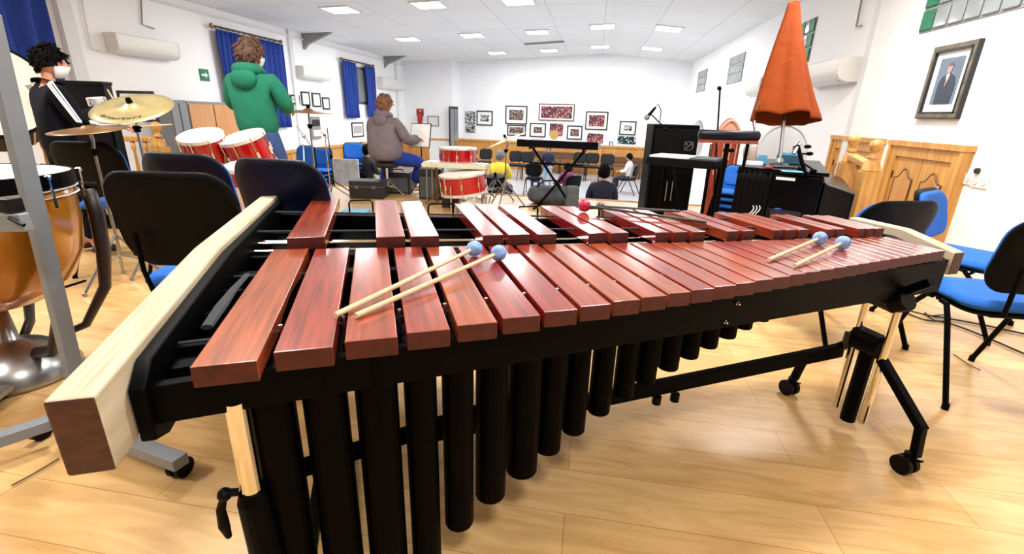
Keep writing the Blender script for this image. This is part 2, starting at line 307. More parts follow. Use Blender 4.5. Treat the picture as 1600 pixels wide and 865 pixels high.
# wainscot (orange panelling) on back, side, alcove and left wall
LB = (BR-BL).length
def wains(name, p0, p1, nrm):
    a, b = Vector((p0.x, p0.y, 0)), Vector((p1.x, p1.y, 0)); t = (b-a); L = t.length; t.normalize(); q = thing(name, None, None, (a.x, a.y, HF), math.atan2(t.y, t.x), kind='structure')
    sg = 1 if Vector((-t.y, t.x, 0)).dot(nrm) > 0 else -1
    mm = MB(); mm.b2((0, 0, 0), (L, sg*.025, WZ-HF)); mm.build('board', 'panel', q)
    mm = MB(); mm.b2((0, 0, WZ-HF-.07), (L, sg*.07, WZ-HF)); mm.build('rail', 'pine', q)
    n = max(1, int(L/1.3)); mm = MB()
    for i in range(n+1): x = min(L-.05, max(.05, L*i/n)); mm.b2((x-.05, 0, 0), (x+.05, sg*.045, WZ-HF-.07))
    mm.build('stile', 'pine', q); return q
wains('trim_2', BL, BR, bn); wains('trim_3', AM, BL, Vector((1,0,0))); wains('trim_4', AL, AM, Vector((0,-1,0))); wains('trim_5', Vector((XL, 10.2, 0)), AL, Vector((1,0,0)))
# pilasters and ducts
m = MB(); p = onX(1371, 60, XR); m.b2((XR-.07, p.y-.06, HF), (XR, p.y+.06, EZ)); struct(m.build('trim_6', 'duct'))
m = MB(); p = onX(105, 60, XL); m.b2((XL, p.y-.1, HF), (XL+.1, p.y+.1, EZ)); struct(m.build('trim_7', 'duct'))
for i, (px, py) in enumerate(((455, 100), (617, 110))):
    p = onX(px, py, XL); m = MB(); m.b2((XL, p.y-.07, HF), (XL+.06, p.y+.07, EZ)); struct(m.build('trim_%d' % (8+i), 'duct'))
m = MB(); a = onX(240, 0, XL); b = onX(400, 42, XL); m.b2((XL, 3, a.z-.03), (XL+.04, AL.y, a.z+.01)); struct(m.build('trim_10', 'duct'))
# conduits with small elbow boxes
def conduit(pts, lab, r=.012, mt='duct'):
    mm = MB(); mm.tube(pts, r, 6); return tag(mm.build('conduit', mt), lab, 'pipe')
q = [onX(x, y, XL+.03) for x, y in ((125, -20), (131, 20), (143, 76), (165, 82))]; conduit(q, 'thin white pipe dropping down wall to the large left air conditioner')
q = [onX(x, y, XL+.03) for x, y in ((220, -10), (222, 38), (241, 45))]; conduit(q, 'thin white pipe ending in open bend on left wall above large air conditioner', mt='greyp')
q = [onX(x, y, XR-.03) for x, y in ((1350, -20), (1338, 42), (1346, 40))]; conduit(q, 'thin white pipe hanging on right wall above the air conditioner', mt='greyp')
# corbels under the ceiling (sloped grey brackets)
for i, (px, py, w) in enumerate(((472, 46, 38), (600, 86, 26))):
    p = onX(px, py, XL); z = p.z; m = MB(); L = .9
    m.prism([(XL, p.y-.06, EZ), (XL+L, p.y-.06, ceil_z(XL+L)-.02), (XL+.12, p.y-.06, EZ-.3), (XL, p.y-.06, EZ-.42)], (0, .12, 0)); struct(m.build('beam_%d' % (i+1), 'greyp'))
# ------------------------------------------------------------------ ceiling lights
def onC(px, py):
    z = EZ+.2
    for _ in range(12): p = onZ(px, py, z); z = ceil_z(p.x)
    return p
slopeL, slopeR = math.atan2(RZ-EZ, RX-XL), -math.atan2(RZ-EZ, XR-RX)
def light(p, lab, vis=True, power=95):
    s = slopeL if p.x < RX else slopeR
    t = thing('ceiling_light', lab, 'ceiling light', (p.x, p.y, ceil_z(p.x)-.05), 0, 'square ceiling light panels'); R_ = Matrix.Rotation(-s, 3, 'Y')
    mm = MB()
    for (cx, cy, sx, sy) in ((0, .3, .64, .04), (0, -.3, .64, .04), (.3, 0, .04, .56), (-.3, 0, .04, .56)): mm.box(R_ @ Vector((cx, cy, 0)), (sx, sy, .03), R_)
    mm.build('frame', 'duct', t)
    mm = MB(); mm.box((0, 0, 0), (.56, .56, .012), R_); mm.build('diffuser', LAMP, t)
    l = bpy.data.lights.new('panel_light', 'AREA'); l.shape = 'SQUARE'; l.size = .56; l.energy = power; l.color = (1, .985, .96)
    o = bpy.data.objects.new('panel_light', l); COL.objects.link(o); o.parent = t; o.rotation_euler = (0, -s, 0); o.location = R_ @ Vector((0, 0, -.02)); return t
LAMP = mat('lamp_diffuser', (255, 255, 252), .5, var=0., emis=6.)
LP = [((532,11),'leftmost, largest light panel of the nearest row on the ceiling'), ((670,3),'second light panel from left in the nearest ceiling row, cut by photo edge'), ((810,-3),'third light panel of nearest row, barely showing at top edge'),
 ((637,58),'leftmost light panel of the middle ceiling row'), ((738,52),'second light panel from left in the middle ceiling row'), ((840,47),'central light panel of middle ceiling row, above the dark vent slot'), ((942,38),'fourth light panel from left in middle ceiling row'), ((1045,41),'rightmost light panel of middle ceiling row'),
 ((777,80),'leftmost small light panel of the farthest ceiling row'), ((858,76),'second small light panel of farthest ceiling row, below vent slot'), ((938,70),'third small light panel of the farthest ceiling row'), ((1019,73),'rightmost small light panel of the farthest ceiling row')]
lp = []
for (q, lab) in LP: p = onC(*q); lp.append(p); light(p, lab, power=PW*(.4 if p.y > 15 else .8 if p.y > 9 else 1.6)); print('light', p)
for (x, y) in ((-5.2, 2.2), (-2.2, 2.5), (.6, 2.5), (1.9, 4.6), (-2.4, -.6), (.6, -.6)):  # unseen panels added to light the stage and its floor
    light(Vector((x, y, 0)), 'added light panel out of view above the stage', power=PW*(1.15 if y > 0 else .7))
a, b = onC(820, 66), onC(881, 62); m = MB(); m.beam(a-Vector((0,0,.05)), b-Vector((0,0,.05)), .12, .05); tag(m.build('ceiling_vent', 'greyp'), 'long dark slot vent on the ceiling between two light rows', 'vent')
# ------------------------------------------------------------------ windows on right wall (glass blocks)
def rwin(n, pts, mats, y0=None, y1=None):
    P = [onX(x, y, XR) for x, y in pts]; ya, yb = min(p.y for p in P), max(p.y for p in P); za, zb = min(p.z for p in P), max(p.z for p in P)
    t = thing('window_%d' % n, None, None, (XR-.01, (ya+yb)/2, za), 0, kind='structure'); w = yb-ya; h = zb-za
    mm = MB(); mm.b2((-.01, -w/2, 0), (.01, w/2, h))
    o = mm.build('pane', mats, t); return t, w, h

def blockwin(n, y0, y1, z0, z1, greenends):
    t = thing('window_%d' % n, None, None, (XR-.01, y0, z0), 0, kind='structure'); ny = max(2, round((y1-y0)/.2)); nz = max(2, round((z1-z0)/.2))
    dy, dz = (y1-y0)/ny, (z1-z0)/nz; mm = MB(); mg = MB(); mw = MB(); mw.b2((0, 0, 0), (.008, y1-y0, z1-z0))
    for i in range(ny):
        for j in range(nz):
            g = (i < 1 or i >= ny-1) if greenends else False
            (mg if g else mm).box((-.008, (i+.5)*dy, (j+.5)*dz), (.02, dy*.86, dz*.86))
    mw.build('mortar', 'cabgrey', t); mm.build('clear_blocks', 'pane', t, bevel=.01); mg.build('green_blocks', 'green', t, bevel=.01) if mg.v else None
a = onX(1437, 53, XR); blockwin(3, 3.0, a.y, a.z, a.z+.62, True)
a, b = onX(1262, 97, XR), onX(1274, 48, XR); blockwin(4, b.y, a.y+.5, a.z, a.z+.62, True)
a, b = onX(1088, 145, XR), onX(1101, 143, XR); blockwin(1, b.y, a.y, a.z, a.z+.62, False)
a, b = onX(1135, 133, XR), onX(1158, 129, XR); blockwin(2, b.y, a.y, a.z, a.z+.62, False)
# ------------------------------------------------------------------ doors on right wall
def rdoor(n, y0, y1, z1, zb, handle):
    t = thing('door_%d' % n, None, None, (XR, (y0+y1)/2, zb), 0, kind='structure'); w = abs(y1-y0); h = z1-zb; X0 = -.035
    mm = MB()
    for s in (-1, 1): mm.b2((-.06, s*w/2, 0), (0, s*(w/2-.13), h)); mm.b2((-.075, s*(w/2+.003), 0), (-.001, s*(w/2-.04), h-.032))
    mm.b2((-.057, -w/2+.131, h-.13), (-.002, w/2-.131, h-.004)); mm.b2((-.082, -w/2-.02, h-.03), (-.0015, w/2+.02, h+.02)); mm.build('door_frame', 'pine', t)
    for s in (-1, 1):
        lf = MB(); ya, yb2 = (s*.004, s*(w/2-.13)); ym = (ya+yb2)/2; hw = abs(yb2-ya)/2; lf.b2((X0, ya, .0), (-.002, yb2, h-.13)); L_ = lf.build('door_leaf', 'pine', t, bevel=.004)
        pw = hw-.075; zt = h-.13-.12; z0 = h*.42
        pts = [(X0-.001, ym-pw, z0), (X0-.001, ym+pw, z0)]
        for k in range(13):
            u = 1-2*k/12; a_ = abs(u); pts.append((X0-.001, ym+pw*u, zt-.09+.085*(0 if a_ > .75 else (math.cos(a_/.75*PI)*.5+.5))))
        pm = MB(); pm.prism(pts, (-.012, 0, 0)); pm.build('raised_panel', 'panel', t, bevel=.005)
        gm = MB(); rim = [Vector(p)-Vector((.006, 0, 0)) for p in pts]; cen = sum(rim, Vector())/len(rim); gm.tube([cen+(q_-cen)*1.06 for q_ in rim]+[cen+(rim[0]-cen)*1.06], .008, 6); gm.build('moulding', 'brown', t)
        pm = MB(); pm.b2((X0-.013, ym-pw, .15), (X0, ym+pw, z0-.12)); pm.build('raised_panel', 'panel', t, bevel=.005)
        hm = MB(); 
        for zz in (h-.35, h*.5, .3): hm.b2((X0-.012, s*(w/2-.138), zz), (X0+.0, s*(w/2-.124), zz+.07))
        hm.build('hinge', 'frameblk', t)
    return t
a, b = onX(1402, 224.4, XR), onX(1525.6, 228.6, XR); rdoor(1, b.y, a.y, (a.z+b.z)/2, HF, 0)
a, b = onX(1309, 214.7, XR), onX(1385, 219, XR); rdoor(2, b.y, a.y, (a.z+b.z)/2, HF, 0)
# glass door in the far left side wall
sd = (BL-AM); sd.z = 0; t = thing('door_3', None, None, (0,0,0), 0, kind='structure')
def onS(px, py):
    n_ = Vector((-sd.y, sd.x, 0)).normalized(); r_ = ray(px, py); return CAM+r_*((AM-CAM).dot(n_)/r_.dot(n_))
a, b = onB(724, 166), onB(737, 166); 
pa, pb = onS(701, 166), onS(715, 168); zt = pa.z; ya, yb_ = pa, pb
for nm, mt_, lo, hi, off in (('door_frame', 'frameblk', 0, 1, .02), ('pane', 'pane', .1, .46, .045), ('pane', 'pane', .54, .9, .045)):
    mm = MB(); A = ya.lerp(yb_, lo); B_ = ya.lerp(yb_, hi); n_ = Vector((sd.y, -sd.x, 0)).normalized(); A.z = B_.z = HF; e_ = .0 if lo == 0 else .1
    mm.prism([A+n_*0.0, B_+n_*0.0, B_+n_*off, A+n_*off], (0, 0, zt-HF-e_)); mm.build(nm, mt_, t, world=True)
# ================================================================== MARIMBA
d_ = H/2.8; ZT = H-d_; ZA = H-.92*d_
Uv = Vector((math.cos(YM), math.sin(YM), 0)); Wv = Vector((-math.sin(YM), math.cos(YM), 0))
def uw(px, py, z): p = onZ(px, py, z); return p.dot(Uv)/d_, p.dot(Wv)/d_
def onW(px, py, w): r = ray(px, py); k = w*d_/r.dot(Wv); p = CAM+r*k; return p.dot(Uv)/d_, p.z
def onU(px, py, u): r = ray(px, py); k = u*d_/r.dot(Uv); p = CAM+r*k; return p.dot(Wv)/d_, p.z
UC, WC = 2.0, 2.9
mar = thing('marimba', 'large concert marimba with red wooden bars, pale end boards and black resonator tubes', 'marimba', Uv*UC*d_+Wv*WC*d_, YM)
def ml(u, w, z): return Vector(((u-UC)*d_, (w-WC)*d_, z))
UL = [-.776,-.479,-.189,.091,.34,.583,.824,1.047,1.264,1.465,1.657,1.842,2.026,2.207,2.381,2.552,2.72]
u = 2.72; 
for k in range(15):
    u += .158-.0043*k
    UL.append(u)
sc_ = (4.64-2.72)/(UL[-1]-2.72); UL = UL[:17]+[2.72+(x-2.72)*sc_ for x in UL[17:]]
def endm(o):  # gives the bar end faces the darker colour with painted shade
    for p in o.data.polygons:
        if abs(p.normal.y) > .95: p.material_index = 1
NEAR = [(-.776,1.922),(-.479,1.995),(-.189,2.04),(.34,2.1),(.824,2.17),(1.264,2.23),(1.657,2.283),(2.21,2.35),(2.72,2.43),(4.64,2.72)]
FAR = [(-.8,3.738),(-.183,3.66),(.597,3.567),(1.491,3.492),(2.062,3.42),(2.728,3.35),(4.7,3.2)]
for i in range(31):
    u0 = UL[i]; g = interp(i, [(0, .05), (6, .032), (12, .022), (30, .014)]); u1 = UL[i+1]-g; um = (u0+u1)/2; wn, wf = interp(um, NEAR), interp(um, FAR); th = interp(i, [(0, .04), (30, .034)])
    mm = MB(); a = ml(u0, wn, ZT); b = ml(u1, wf, ZT)
    cx = (a.x+b.x)/2; hw = (b.x-a.x)/2; ys = [a.y+(b.y-a.y)*f for f in (0, .24, .34, .5, .66, .76, 1)]; un = [th, th, th*.6, th*.4, th*.6, th, th]
    vs = [(cx+s*hw, y, z) for y, t_ in zip(ys, un) for s, z in ((-1, ZT-t_), (1, ZT-t_), (1, ZT), (-1, ZT))]; fs = []
    for j in range(6):
        for k in range(4): fs.append((j*4+k, j*4+(k+1) % 4, j*4+4+(k+1) % 4, j*4+4+k))
    fs += [(0,1,2,3), (27,26,25,24)]; mm.add(vs, fs); endm(mm.build('bar', ['bar', 'barend_shade'], mar, bevel=.0025))
AU = [(-.678,-.409),(-.034,.185),(.226,.445),(.784,.957),(.994,1.175),(1.232,1.401),(1.669,1.829),(1.862,2.029),(2.26,2.392),(2.43,2.564),(2.602,2.732),(2.934,3.061),(3.09,3.214),(3.406,3.515),(3.535,3.64),(3.662,3.774),(3.95,4.042),(4.06,4.15),(4.285,4.37),(4.383,4.468),(4.48,4.575)]
ANEAR = [(-.68,3.752),(-.03,3.658),(.79,3.575),(1.67,3.502),(2.25,3.43),(2.93,3.365),(3.41,3.335),(3.96,3.272),(4.5,3.22)]
AFAR = [(-.69,5.56),(-.42,5.468),(-.032,5.301),(.241,5.209),(.765,5.009),(1.684,4.743),(3.0,4.351),(3.451,4.15),(3.97,3.958),(4.37,3.868),(4.773,3.75)]
for i, (u0, u1) in enumerate(AU):
    um = (u0+u1)/2; wn, wf = interp(um, ANEAR), interp(um, AFAR); th = interp(i, [(0, .042), (20, .034)])
    mm = MB(); a = ml(u0, wn, ZA); b = ml(u1, wf, ZA); mm.b2((a.x, a.y, ZA-th), (b.x, b.y, ZA)); endm(mm.build('bar', ['bar', 'barend_shade'], mar, bevel=.0025))
# end boards: level far half, sloping near half
def board(u0, u1, wn, wk, wf, zn, zk, dep, nm, chamf):
    zn, zk = H-zn*d_, H-zk*d_; b_ = zn-dep
    prof = [(wn, zn), (wk, zk), (wf, zk), (wf, zk-.09), (wk, zk-.10), (wn+.42, zn-.085), (wn+.18, b_), (wn, b_)]
    mm = MB(); mm.prism([ml(u0, w, z) for w, z in prof], (( u1-u0)*d_, 0, 0)); o = mm.build(nm, ['ash', 'endgrain'], mar, bevel=.006)
    o.data.update()
    for p in o.data.polygons:
        if p.normal.y < -.9 and p.center.y < ml(0, wn, 0).y+.01: p.material_index = 1
    return o
board(-1.185, -1.025, 1.80, 3.42, 5.48, 1.0, .885, .135, 'end_board', 0)
board(4.84, 4.97, 2.76, 3.25, 3.80, 1.045, .945, .085, 'end_board', 0)
# black side plates and rails
mm = MB(); mm.prism([ml(-1.02, w, z) for w, z in ((2.1, .735), (3.42, .775), (5.35, .775), (5.35, .66), (2.1, .58), (1.98, .60), (1.98, .70))], (.03*d_*2, 0, 0)); mm.build('side_plate', 'black', mar, bevel=.004)
mm = MB(); mm.prism([ml(4.78, w, z) for w, z in ((2.78, .70), (3.25, .735), (3.8, .735), (3.8, .64), (2.78, .62))], (-.025, 0, 0)); mm.build('side_plate', 'black', mar, bevel=.004)
def rail(w0, w1, z0, z1, wd, ua=-.98, ub=4.78, mt='black', nm='rail'):
    mm = MB(); a, b = ml(ua, w0, (z0+z1)/2), ml(ub, w1, (z0+z1)/2); mm.beam(a, b, wd, z1-z0); return mm.build(nm, mt, mar, bevel=.003)
mm = MB(); mm.prism([ml(-.98, 2.03, .617), ml(-.98, 2.03, .692), ml(4.78, 2.75, .698), ml(4.78, 2.75, .577)], (0, .024, 0)); mm.build('rail', 'black', mar, bevel=.003)                                # near rail (drives the whole black band under the bar ends)
rail(3.45, 3.14, .63, .705, .025); rail(3.80, 3.27, .655, .712, .025); rail(5.15, 3.72, .63, .735, .03)
for w0, w1, z in ((3.84, 3.30, .722), (4.02, 3.38, .728), (4.2, 3.42, .715)):
    mm = MB(); mm.tube([ml(-1.0, w0, z), ml(4.76, w1, z)], .0045, 8); mm.build('rod', 'chrome', mar)
for w0, w1, wd in ((2.34, 2.86, 0), (3.32, 3.10, 0)):            # cord line under the naturals
    mm = MB(); mm.tube([ml(-.95, w0, .712), ml(4.70, w1, .712)], .004, 6); mm.build('cord', 'cord', mar)
for w0, w1 in ((4.1, 3.4), (4.9, 3.66)):
    mm = MB(); mm.tube([ml(-.95, w0, ZA-.012), ml(4.70, w1, ZA-.012)], .004, 6); mm.build('cord', 'cord', mar)
for f in (2.35, 2.75, 3.1, 3.45, 4.6):                           # short cross brackets seen at the low end
    mm = MB(); mm.beam(ml(-1.0, f, .70), ml(-.72, f, .70), .022, .01); mm.build('bracket', 'black', mar)
mm = MB(); mm.tube([ml(-.86, 2.45, .722), ml(-.86, 2.7, .726), ml(-.855, 2.95, .73), ml(-.85, 3.25, .725)], [.012, .014, .01, .008], 8, flat=.5); mm.build('cord_spring', 'cord', mar)
# wire guards rising behind the accidentals, in the gaps
for ua, ub in ((-.30, -.06), (.50, .76), (1.40, 1.62), (2.08, 2.24)):
    w_ = interp((ua+ub)/2, AFAR)-.12; za_ = ZA+.0
    mm = MB(); mm.tube([ml(ua, w_, .70), ml(ua, w_, za_-.01), ml(ua+.02, w_, za_+.003), ml(ub-.02, w_, za_+.003), ml(ub, w_, za_-.01), ml(ub, w_, .70)], .004, 6); mm.build('wire_guard', 'black', mar)
for i in range(31):                                              # string posts between naturals
    if i % 1 == 0 and i < 20:
        u0 = UL[i+1]-.02; w_ = interp(u0, NEAR)+.33; mm = MB(); mm.tube([ml(u0, w_, .69), ml(u0, w_, ZT-.006)], .0035, 6); mm.ball(ml(u0, w_, ZT-.005), .005, 6); mm.build('string_post', 'steel', mar)
# resonators: near row (naturals)
TB = [(1,(405,478),2.2,.012),(2,(487,556),2.22,.012),(3,(565,630),2.25,.012),(4,(637.5,686.5),2.28,.012),(5,(692,740),2.32,(715,814)),(6,(743,791),2.42,(764,771)),(7,(792,840),2.52,(811,733)),(8,(0,0),2.62,(855,699)),(9,0,2.7,(895,670)),(10,0,2.76,(935,641)),(11,0,2.8,(973,615)),(12,0,2.82,(1007,594)),(13,0,2.82,(1043,573)),(14,0,2.82,(1075,555)),(15,0,2.82,(1105,539)),(16,0,2.82,(1134,524)),(17,0,2.84,(1160,510)),(18,0,2.86,(1187,498)),(19,0,2.88,(1211,487)),(20,0,2.88,(1234,478))]
def tube_part(u, w, zb, r, nm='resonator', ztp=.69):
    mm = MB(); mm.lathe([(r*.96, 0), (r, .004), (r, ztp-zb), (r*.9, ztp-zb)], ml(u, w, zb), 22); return mm.build(nm, 'tube', mar, smooth=False, bevel=.0)
tz = []
for i, xs, w, bt_ in TB:
    if isinstance(bt_, tuple):
        u_, z_ = onW(bt_[0], bt_[1], w); z_ = max(.012, z_)
        if i > 7: u_ = onW(bt_[0], bt_[1], w)[0]
    if i <= 4:
        yq = 735; u0, _ = onW(xs[0], yq, w); u1, _ = onW(xs[1], yq, w); u_ = (u0+u1)/2; z_ = .012; r_ = (u1-u0)/2*d_*.985
    elif i <= 7:
        yq = 690; u0, _ = onW(xs[0], yq, w); u1, _ = onW(xs[1], yq, w); u_ = (u0+u1)/2; r_ = (u1-u0)/2*d_*.985
    else: r_ = (UL[i]-UL[i-1])*d_*.5*.97*(.9 if i < 12 else .93)
    tz.append((i, round(u_, 3), round(z_, 3), round(r_, 4)))
    o = tube_part(u_, w, z_, r_)
print('tubes', tz)
u_last = tz[-1][1]
for k in range(11):
    i = 20+k; u_ = (UL[i]+UL[i+1])/2; tube_part(u_, 2.9+.01*k, .60-.002*k+.0, .022)
for (wa0, wb0, wa1, wb1, z_) in ((2.2, 3.38, 2.9, 3.08, .650), (3.5, 5.1, 3.18, 3.68, .632)):
    mm = MB(); mm.prism([ml(-.97, wa0, z_), ml(4.77, wa1, z_), ml(4.77, wb1, z_), ml(-.97, wb0, z_)], (0, 0, .004)); mm.build('resonator_deck', 'tube', mar)
# horizontal tie straps across the big tubes
mm = MB(); mm.beam(ml(-.55, 2.33, .375), ml(1.0, 2.74, .375), .012, .045); mm.build('resonator_strap', 'black', mar)
mm = MB(); mm.beam(ml(-.95, 2.25, .655), ml(4.7, 2.98, .655), .05, .07); mm.build('resonator_rail', 'black', mar)
# accidentals' resonators
for i, (u0, u1) in enumerate(AU):
    um = (u0+u1)/2; w_ = (interp(um, ANEAR)*.45+interp(um, AFAR)*.55); L_ = interp(i, [(0, .58), (5, .42), (10, .25), (20, .09)]); tube_part(um, w_, .665-L_, interp(i, [(0, .046), (20, .017)]), ztp=.665)
for ua, ub in ((-.98, -.70), (-.39, -.05), (.46, .77), (1.42, 1.65), (2.05, 2.24), (2.75, 2.92), (3.23, 3.4), (3.79, 3.94)):
    w0 = interp((ua+ub)/2, ANEAR)+.35; w1 = interp((ua+ub)/2, AFAR)-.25; a, b = ml(ua, w0, .655), ml(ub, w1, .67); mm = MB(); mm.b2(tuple(a), tuple(b)); mm.build('resonator_plate', 'tube', mar)

for px, py in ((1151, 473), (1132, 502)):                      # bright wing bolts on the near rail
    uq, zq = onW(px, py, 2.43); mm = MB(); mm.ball(ml(uq, 2.43, zq), .006, 8); mm.tube([ml(uq, 2.5, zq), ml(uq, 2.40, zq)], .003, 6); mm.build('wing_bolt', 'chrome', mar)
# stand: right end
def stand(u, side, zc, fw0, fw1):
    hub = ml(u, 2.82, zc)
    mm = MB(); mm.tube([hub+Vector((0, -.06, 0)), hub+Vector((0, .06, 0))], .036, 14); mm.box(hub+Vector((0, 0, .02)), (.055, .10, .06)); mm.build('hub', 'plastic', mar, bevel=.006)
    for w, s in ((2.93, 1), (2.66, -1)):
        mm = MB(); mm.tube([ml(u, w, .075), ml(u, w, .60)], .0145, 14); mm.build('post', 'chrome', mar, smooth=False)
    mm = MB(); mm.tube([ml(u, 2.79, .05), ml(u, 2.79, zc)], .026, 14); mm.build('sleeve', 'black', mar)
    mm = MB(); a = ml(u, 2.55, .60); b = ml(u, 3.1, .62)
    mm.tube([ml(u, 2.98, .58), ml(u, 2.90, .565), ml(u, 2.8, .555), ml(u, 2.7, .56), ml(u, 2.6, .585)], [.035, .04, .03, .04, .035], 12); mm.build('clamp', 'plastic', mar)
    mm = MB(); mm.beam(ml(u, 2.85, .54), ml(u+side*.02, 2.5, .665), .022, .028); mm.build('brace', 'black', mar)
    for w0, w1 in ((2.66, fw0), (2.98, fw1)):
        s = -1 if w1 < w0 else 1
        leg = MB(); a = ml(u, w0, zc-.03); k = ml(u+side*.05, w1-s*.02, .165); f = ml(u+side*.03, w1+s*.0, .065)
        leg.beam(a, k, .028, .034, (1, 0, 0)); leg.beam(k+(a-k).normalized()*.012, f, .026, .032, (1, 0, 0)); L_ = leg.build('leg', 'black', mar, bevel=.004)
        WM[L_.name] = WM[mar.name].copy()
        cm = MB(); c = ml(u-side*.03, w1-.02*s, .034)
        for q in (-.016, .016): cm.tube([c+Vector((q-.009, 0, 0)), c+Vector((q+.009, 0, 0))], .034, 18)
        cm.tube([c+Vector((0, 0, .02)), c+Vector((0, 0, .05))], .012, 8); cm.beam(c+Vector((0, -.02, .03)), c+Vector((0, -.045, .045)), .014, .006); cm.build('caster', 'plastic', L_)
    return hub
stand(4.2, 1, .375, 2.2, 3.46)
# left end column with lever clamp
UL0 = -.42
hz = .34
def lstand():
    # pixel-measured column position on plane w=1.2..; column stands just inside the near rail at the low end
    w = 2.1
    a, b = onW(350, 650, w), onW(400, 640, w); u0 = (onW(362, 690, w)[0]); u1 = (onW(403, 700, w)[0])
    print('lcol', u0, u1, onW(385, 750, w))
    return u0, u1
cu0, cu1 = lstand(); LW = 2.1
mm = MB(); mm.tube([ml(cu0+.045, LW, .33), ml(cu0+.045, LW, .63)], .019, 16); mm.build('post', 'chrome', mar, smooth=False)
mm = MB(); mm.tube([ml(cu0+.16, LW+.14, .10), ml(cu0+.16, LW+.14, .63)], .015, 16); mm.build('post', 'chrome', mar, smooth=False)
mm = MB(); mm.tube([ml(cu0+.045, LW, .42), ml(cu0+.045, LW, .40), ml(cu0+.07, LW, .12), ml(cu0+.07, LW, .06)], [.024, .03, .034, .034], 16); mm.build('sleeve', 'black', mar)
uq, zq = onW(352, 772, LW); mm = MB(); c = ml(uq, LW, zq)
lv = lambda x, y: ml(onW(x, y, LW)[0], LW, onW(x, y, LW)[1]); mm.tube([lv(372, 768), lv(352, 770)], .008, 10); mm.ball(lv(351, 772), .014, 12); mm.tube([lv(350, 775), lv(345, 796), lv(350, 820), lv(358, 838)], [.007, .009, .011, .006], 10); mm.build('clamp_lever', 'plastic', mar)
for w1, s in ((2.05, -1), (3.6, 1)):
    leg = MB(); leg.beam(ml(cu0+.2, 2.4, .12), ml(cu0+.2, w1, .10), .03, .034, (1, 0, 0)); L_ = leg.build('leg', 'black', mar, bevel=.004); WM[L_.name] = WM[mar.name].copy()
    c = ml(cu0+.2, w1+.03, .034); cm = MB()
    for q in (-.016, .016): cm.tube([c+Vector((q-.009, 0, 0)), c+Vector((q+.009, 0, 0))], .034, 18)
    cm.tube([c+Vector((0, 0, .02)), c+Vector((0, 0, .06))], .012, 8); cm.build('caster', 'plastic', L_)
mm = MB(); mm.beam(ml(0.2, 3.03, .20), ml(4.2, 3.03, .305), .03, .052); mm.build('crossbar', 'black', mar, bevel=.004)
mm = MB()
for uq in (2.2, 2.38): mm.tube([ml(uq, 3.0, .225), ml(uq, 3.0, .195)], .016, 10)
mm.build('crossbar_knob', 'plastic', mar)
uq, zq = onW(1325, 520, 2.95); mm = MB(); mm.tube([ml(uq+.02, 2.95, .33), ml(uq, 2.95, .36), ml(uq, 2.95, .40)], [.007, .012, .011], 10); mm.build('lever_handle', 'redwood', mar)
# ------------------------------------------------------------------ mallets (each lies on the bars)
def mallet(p0, p1, lab, hr=.0245, headm='mallet', stickm='stick', sr=.0055, zend=None, lift=0., nm='mallet', grp=None):
    z1 = zend if zend is not None else ZT+hr; a = onZ(p0[0], p0[1], (ZT if zend is None else ZA)+sr+.002+lift); b = onZ(p1[0], p1[1], z1)
    dd = (b-a).normalized(); t = thing(nm, lab, 'mallet', a, 0, grp)
    mm = MB(); mm.tube([a, a+dd*.01, b-dd*.01], [sr*1.15, sr*1.15, sr], 12); mm.build('shaft', stickm, t, world=True)
    q = Vector((0,0,1)).rotation_difference(dd).to_matrix(); mm = MB()
    prof = [(.001, -hr*.95), (hr*.55, -hr*.9), (hr*.9, -hr*.5), (hr, 0), (hr*.92, hr*.5), (hr*.6, hr*.88), (.001, hr*.98)]
    mm.lathe(prof, b, 20, q); mm.build('head', headm, t, world=True, smooth=True, sub=1); return t
mallet((524, 492), (741, 388), 'blue yarn mallet of the near pair, its head further left', grp='blue yarn mallets')
mallet((556, 493), (779, 395), 'blue yarn mallet of the near pair, its head further right', grp='blue yarn mallets')
mallet((1201, 406), (1281, 372), 'blue yarn mallet of the far right pair, its head further left', grp='blue yarn mallets')
mallet((1242, 415), (1317, 379), 'blue yarn mallet of the far right pair, its head further right', grp='blue yarn mallets')
mallet((1104, 347), (913, 321), 'red rubber mallet with grey shaft lying across the raised rear bars', .027, 'redmallet', 'greystick', .005, ZA+.027)
mallet((1062, 330), (938, 322), 'second grey mallet shaft lying just behind the red mallet', .018, 'greystick', 'greystick', .0045, ZA+.018, lift=.012)
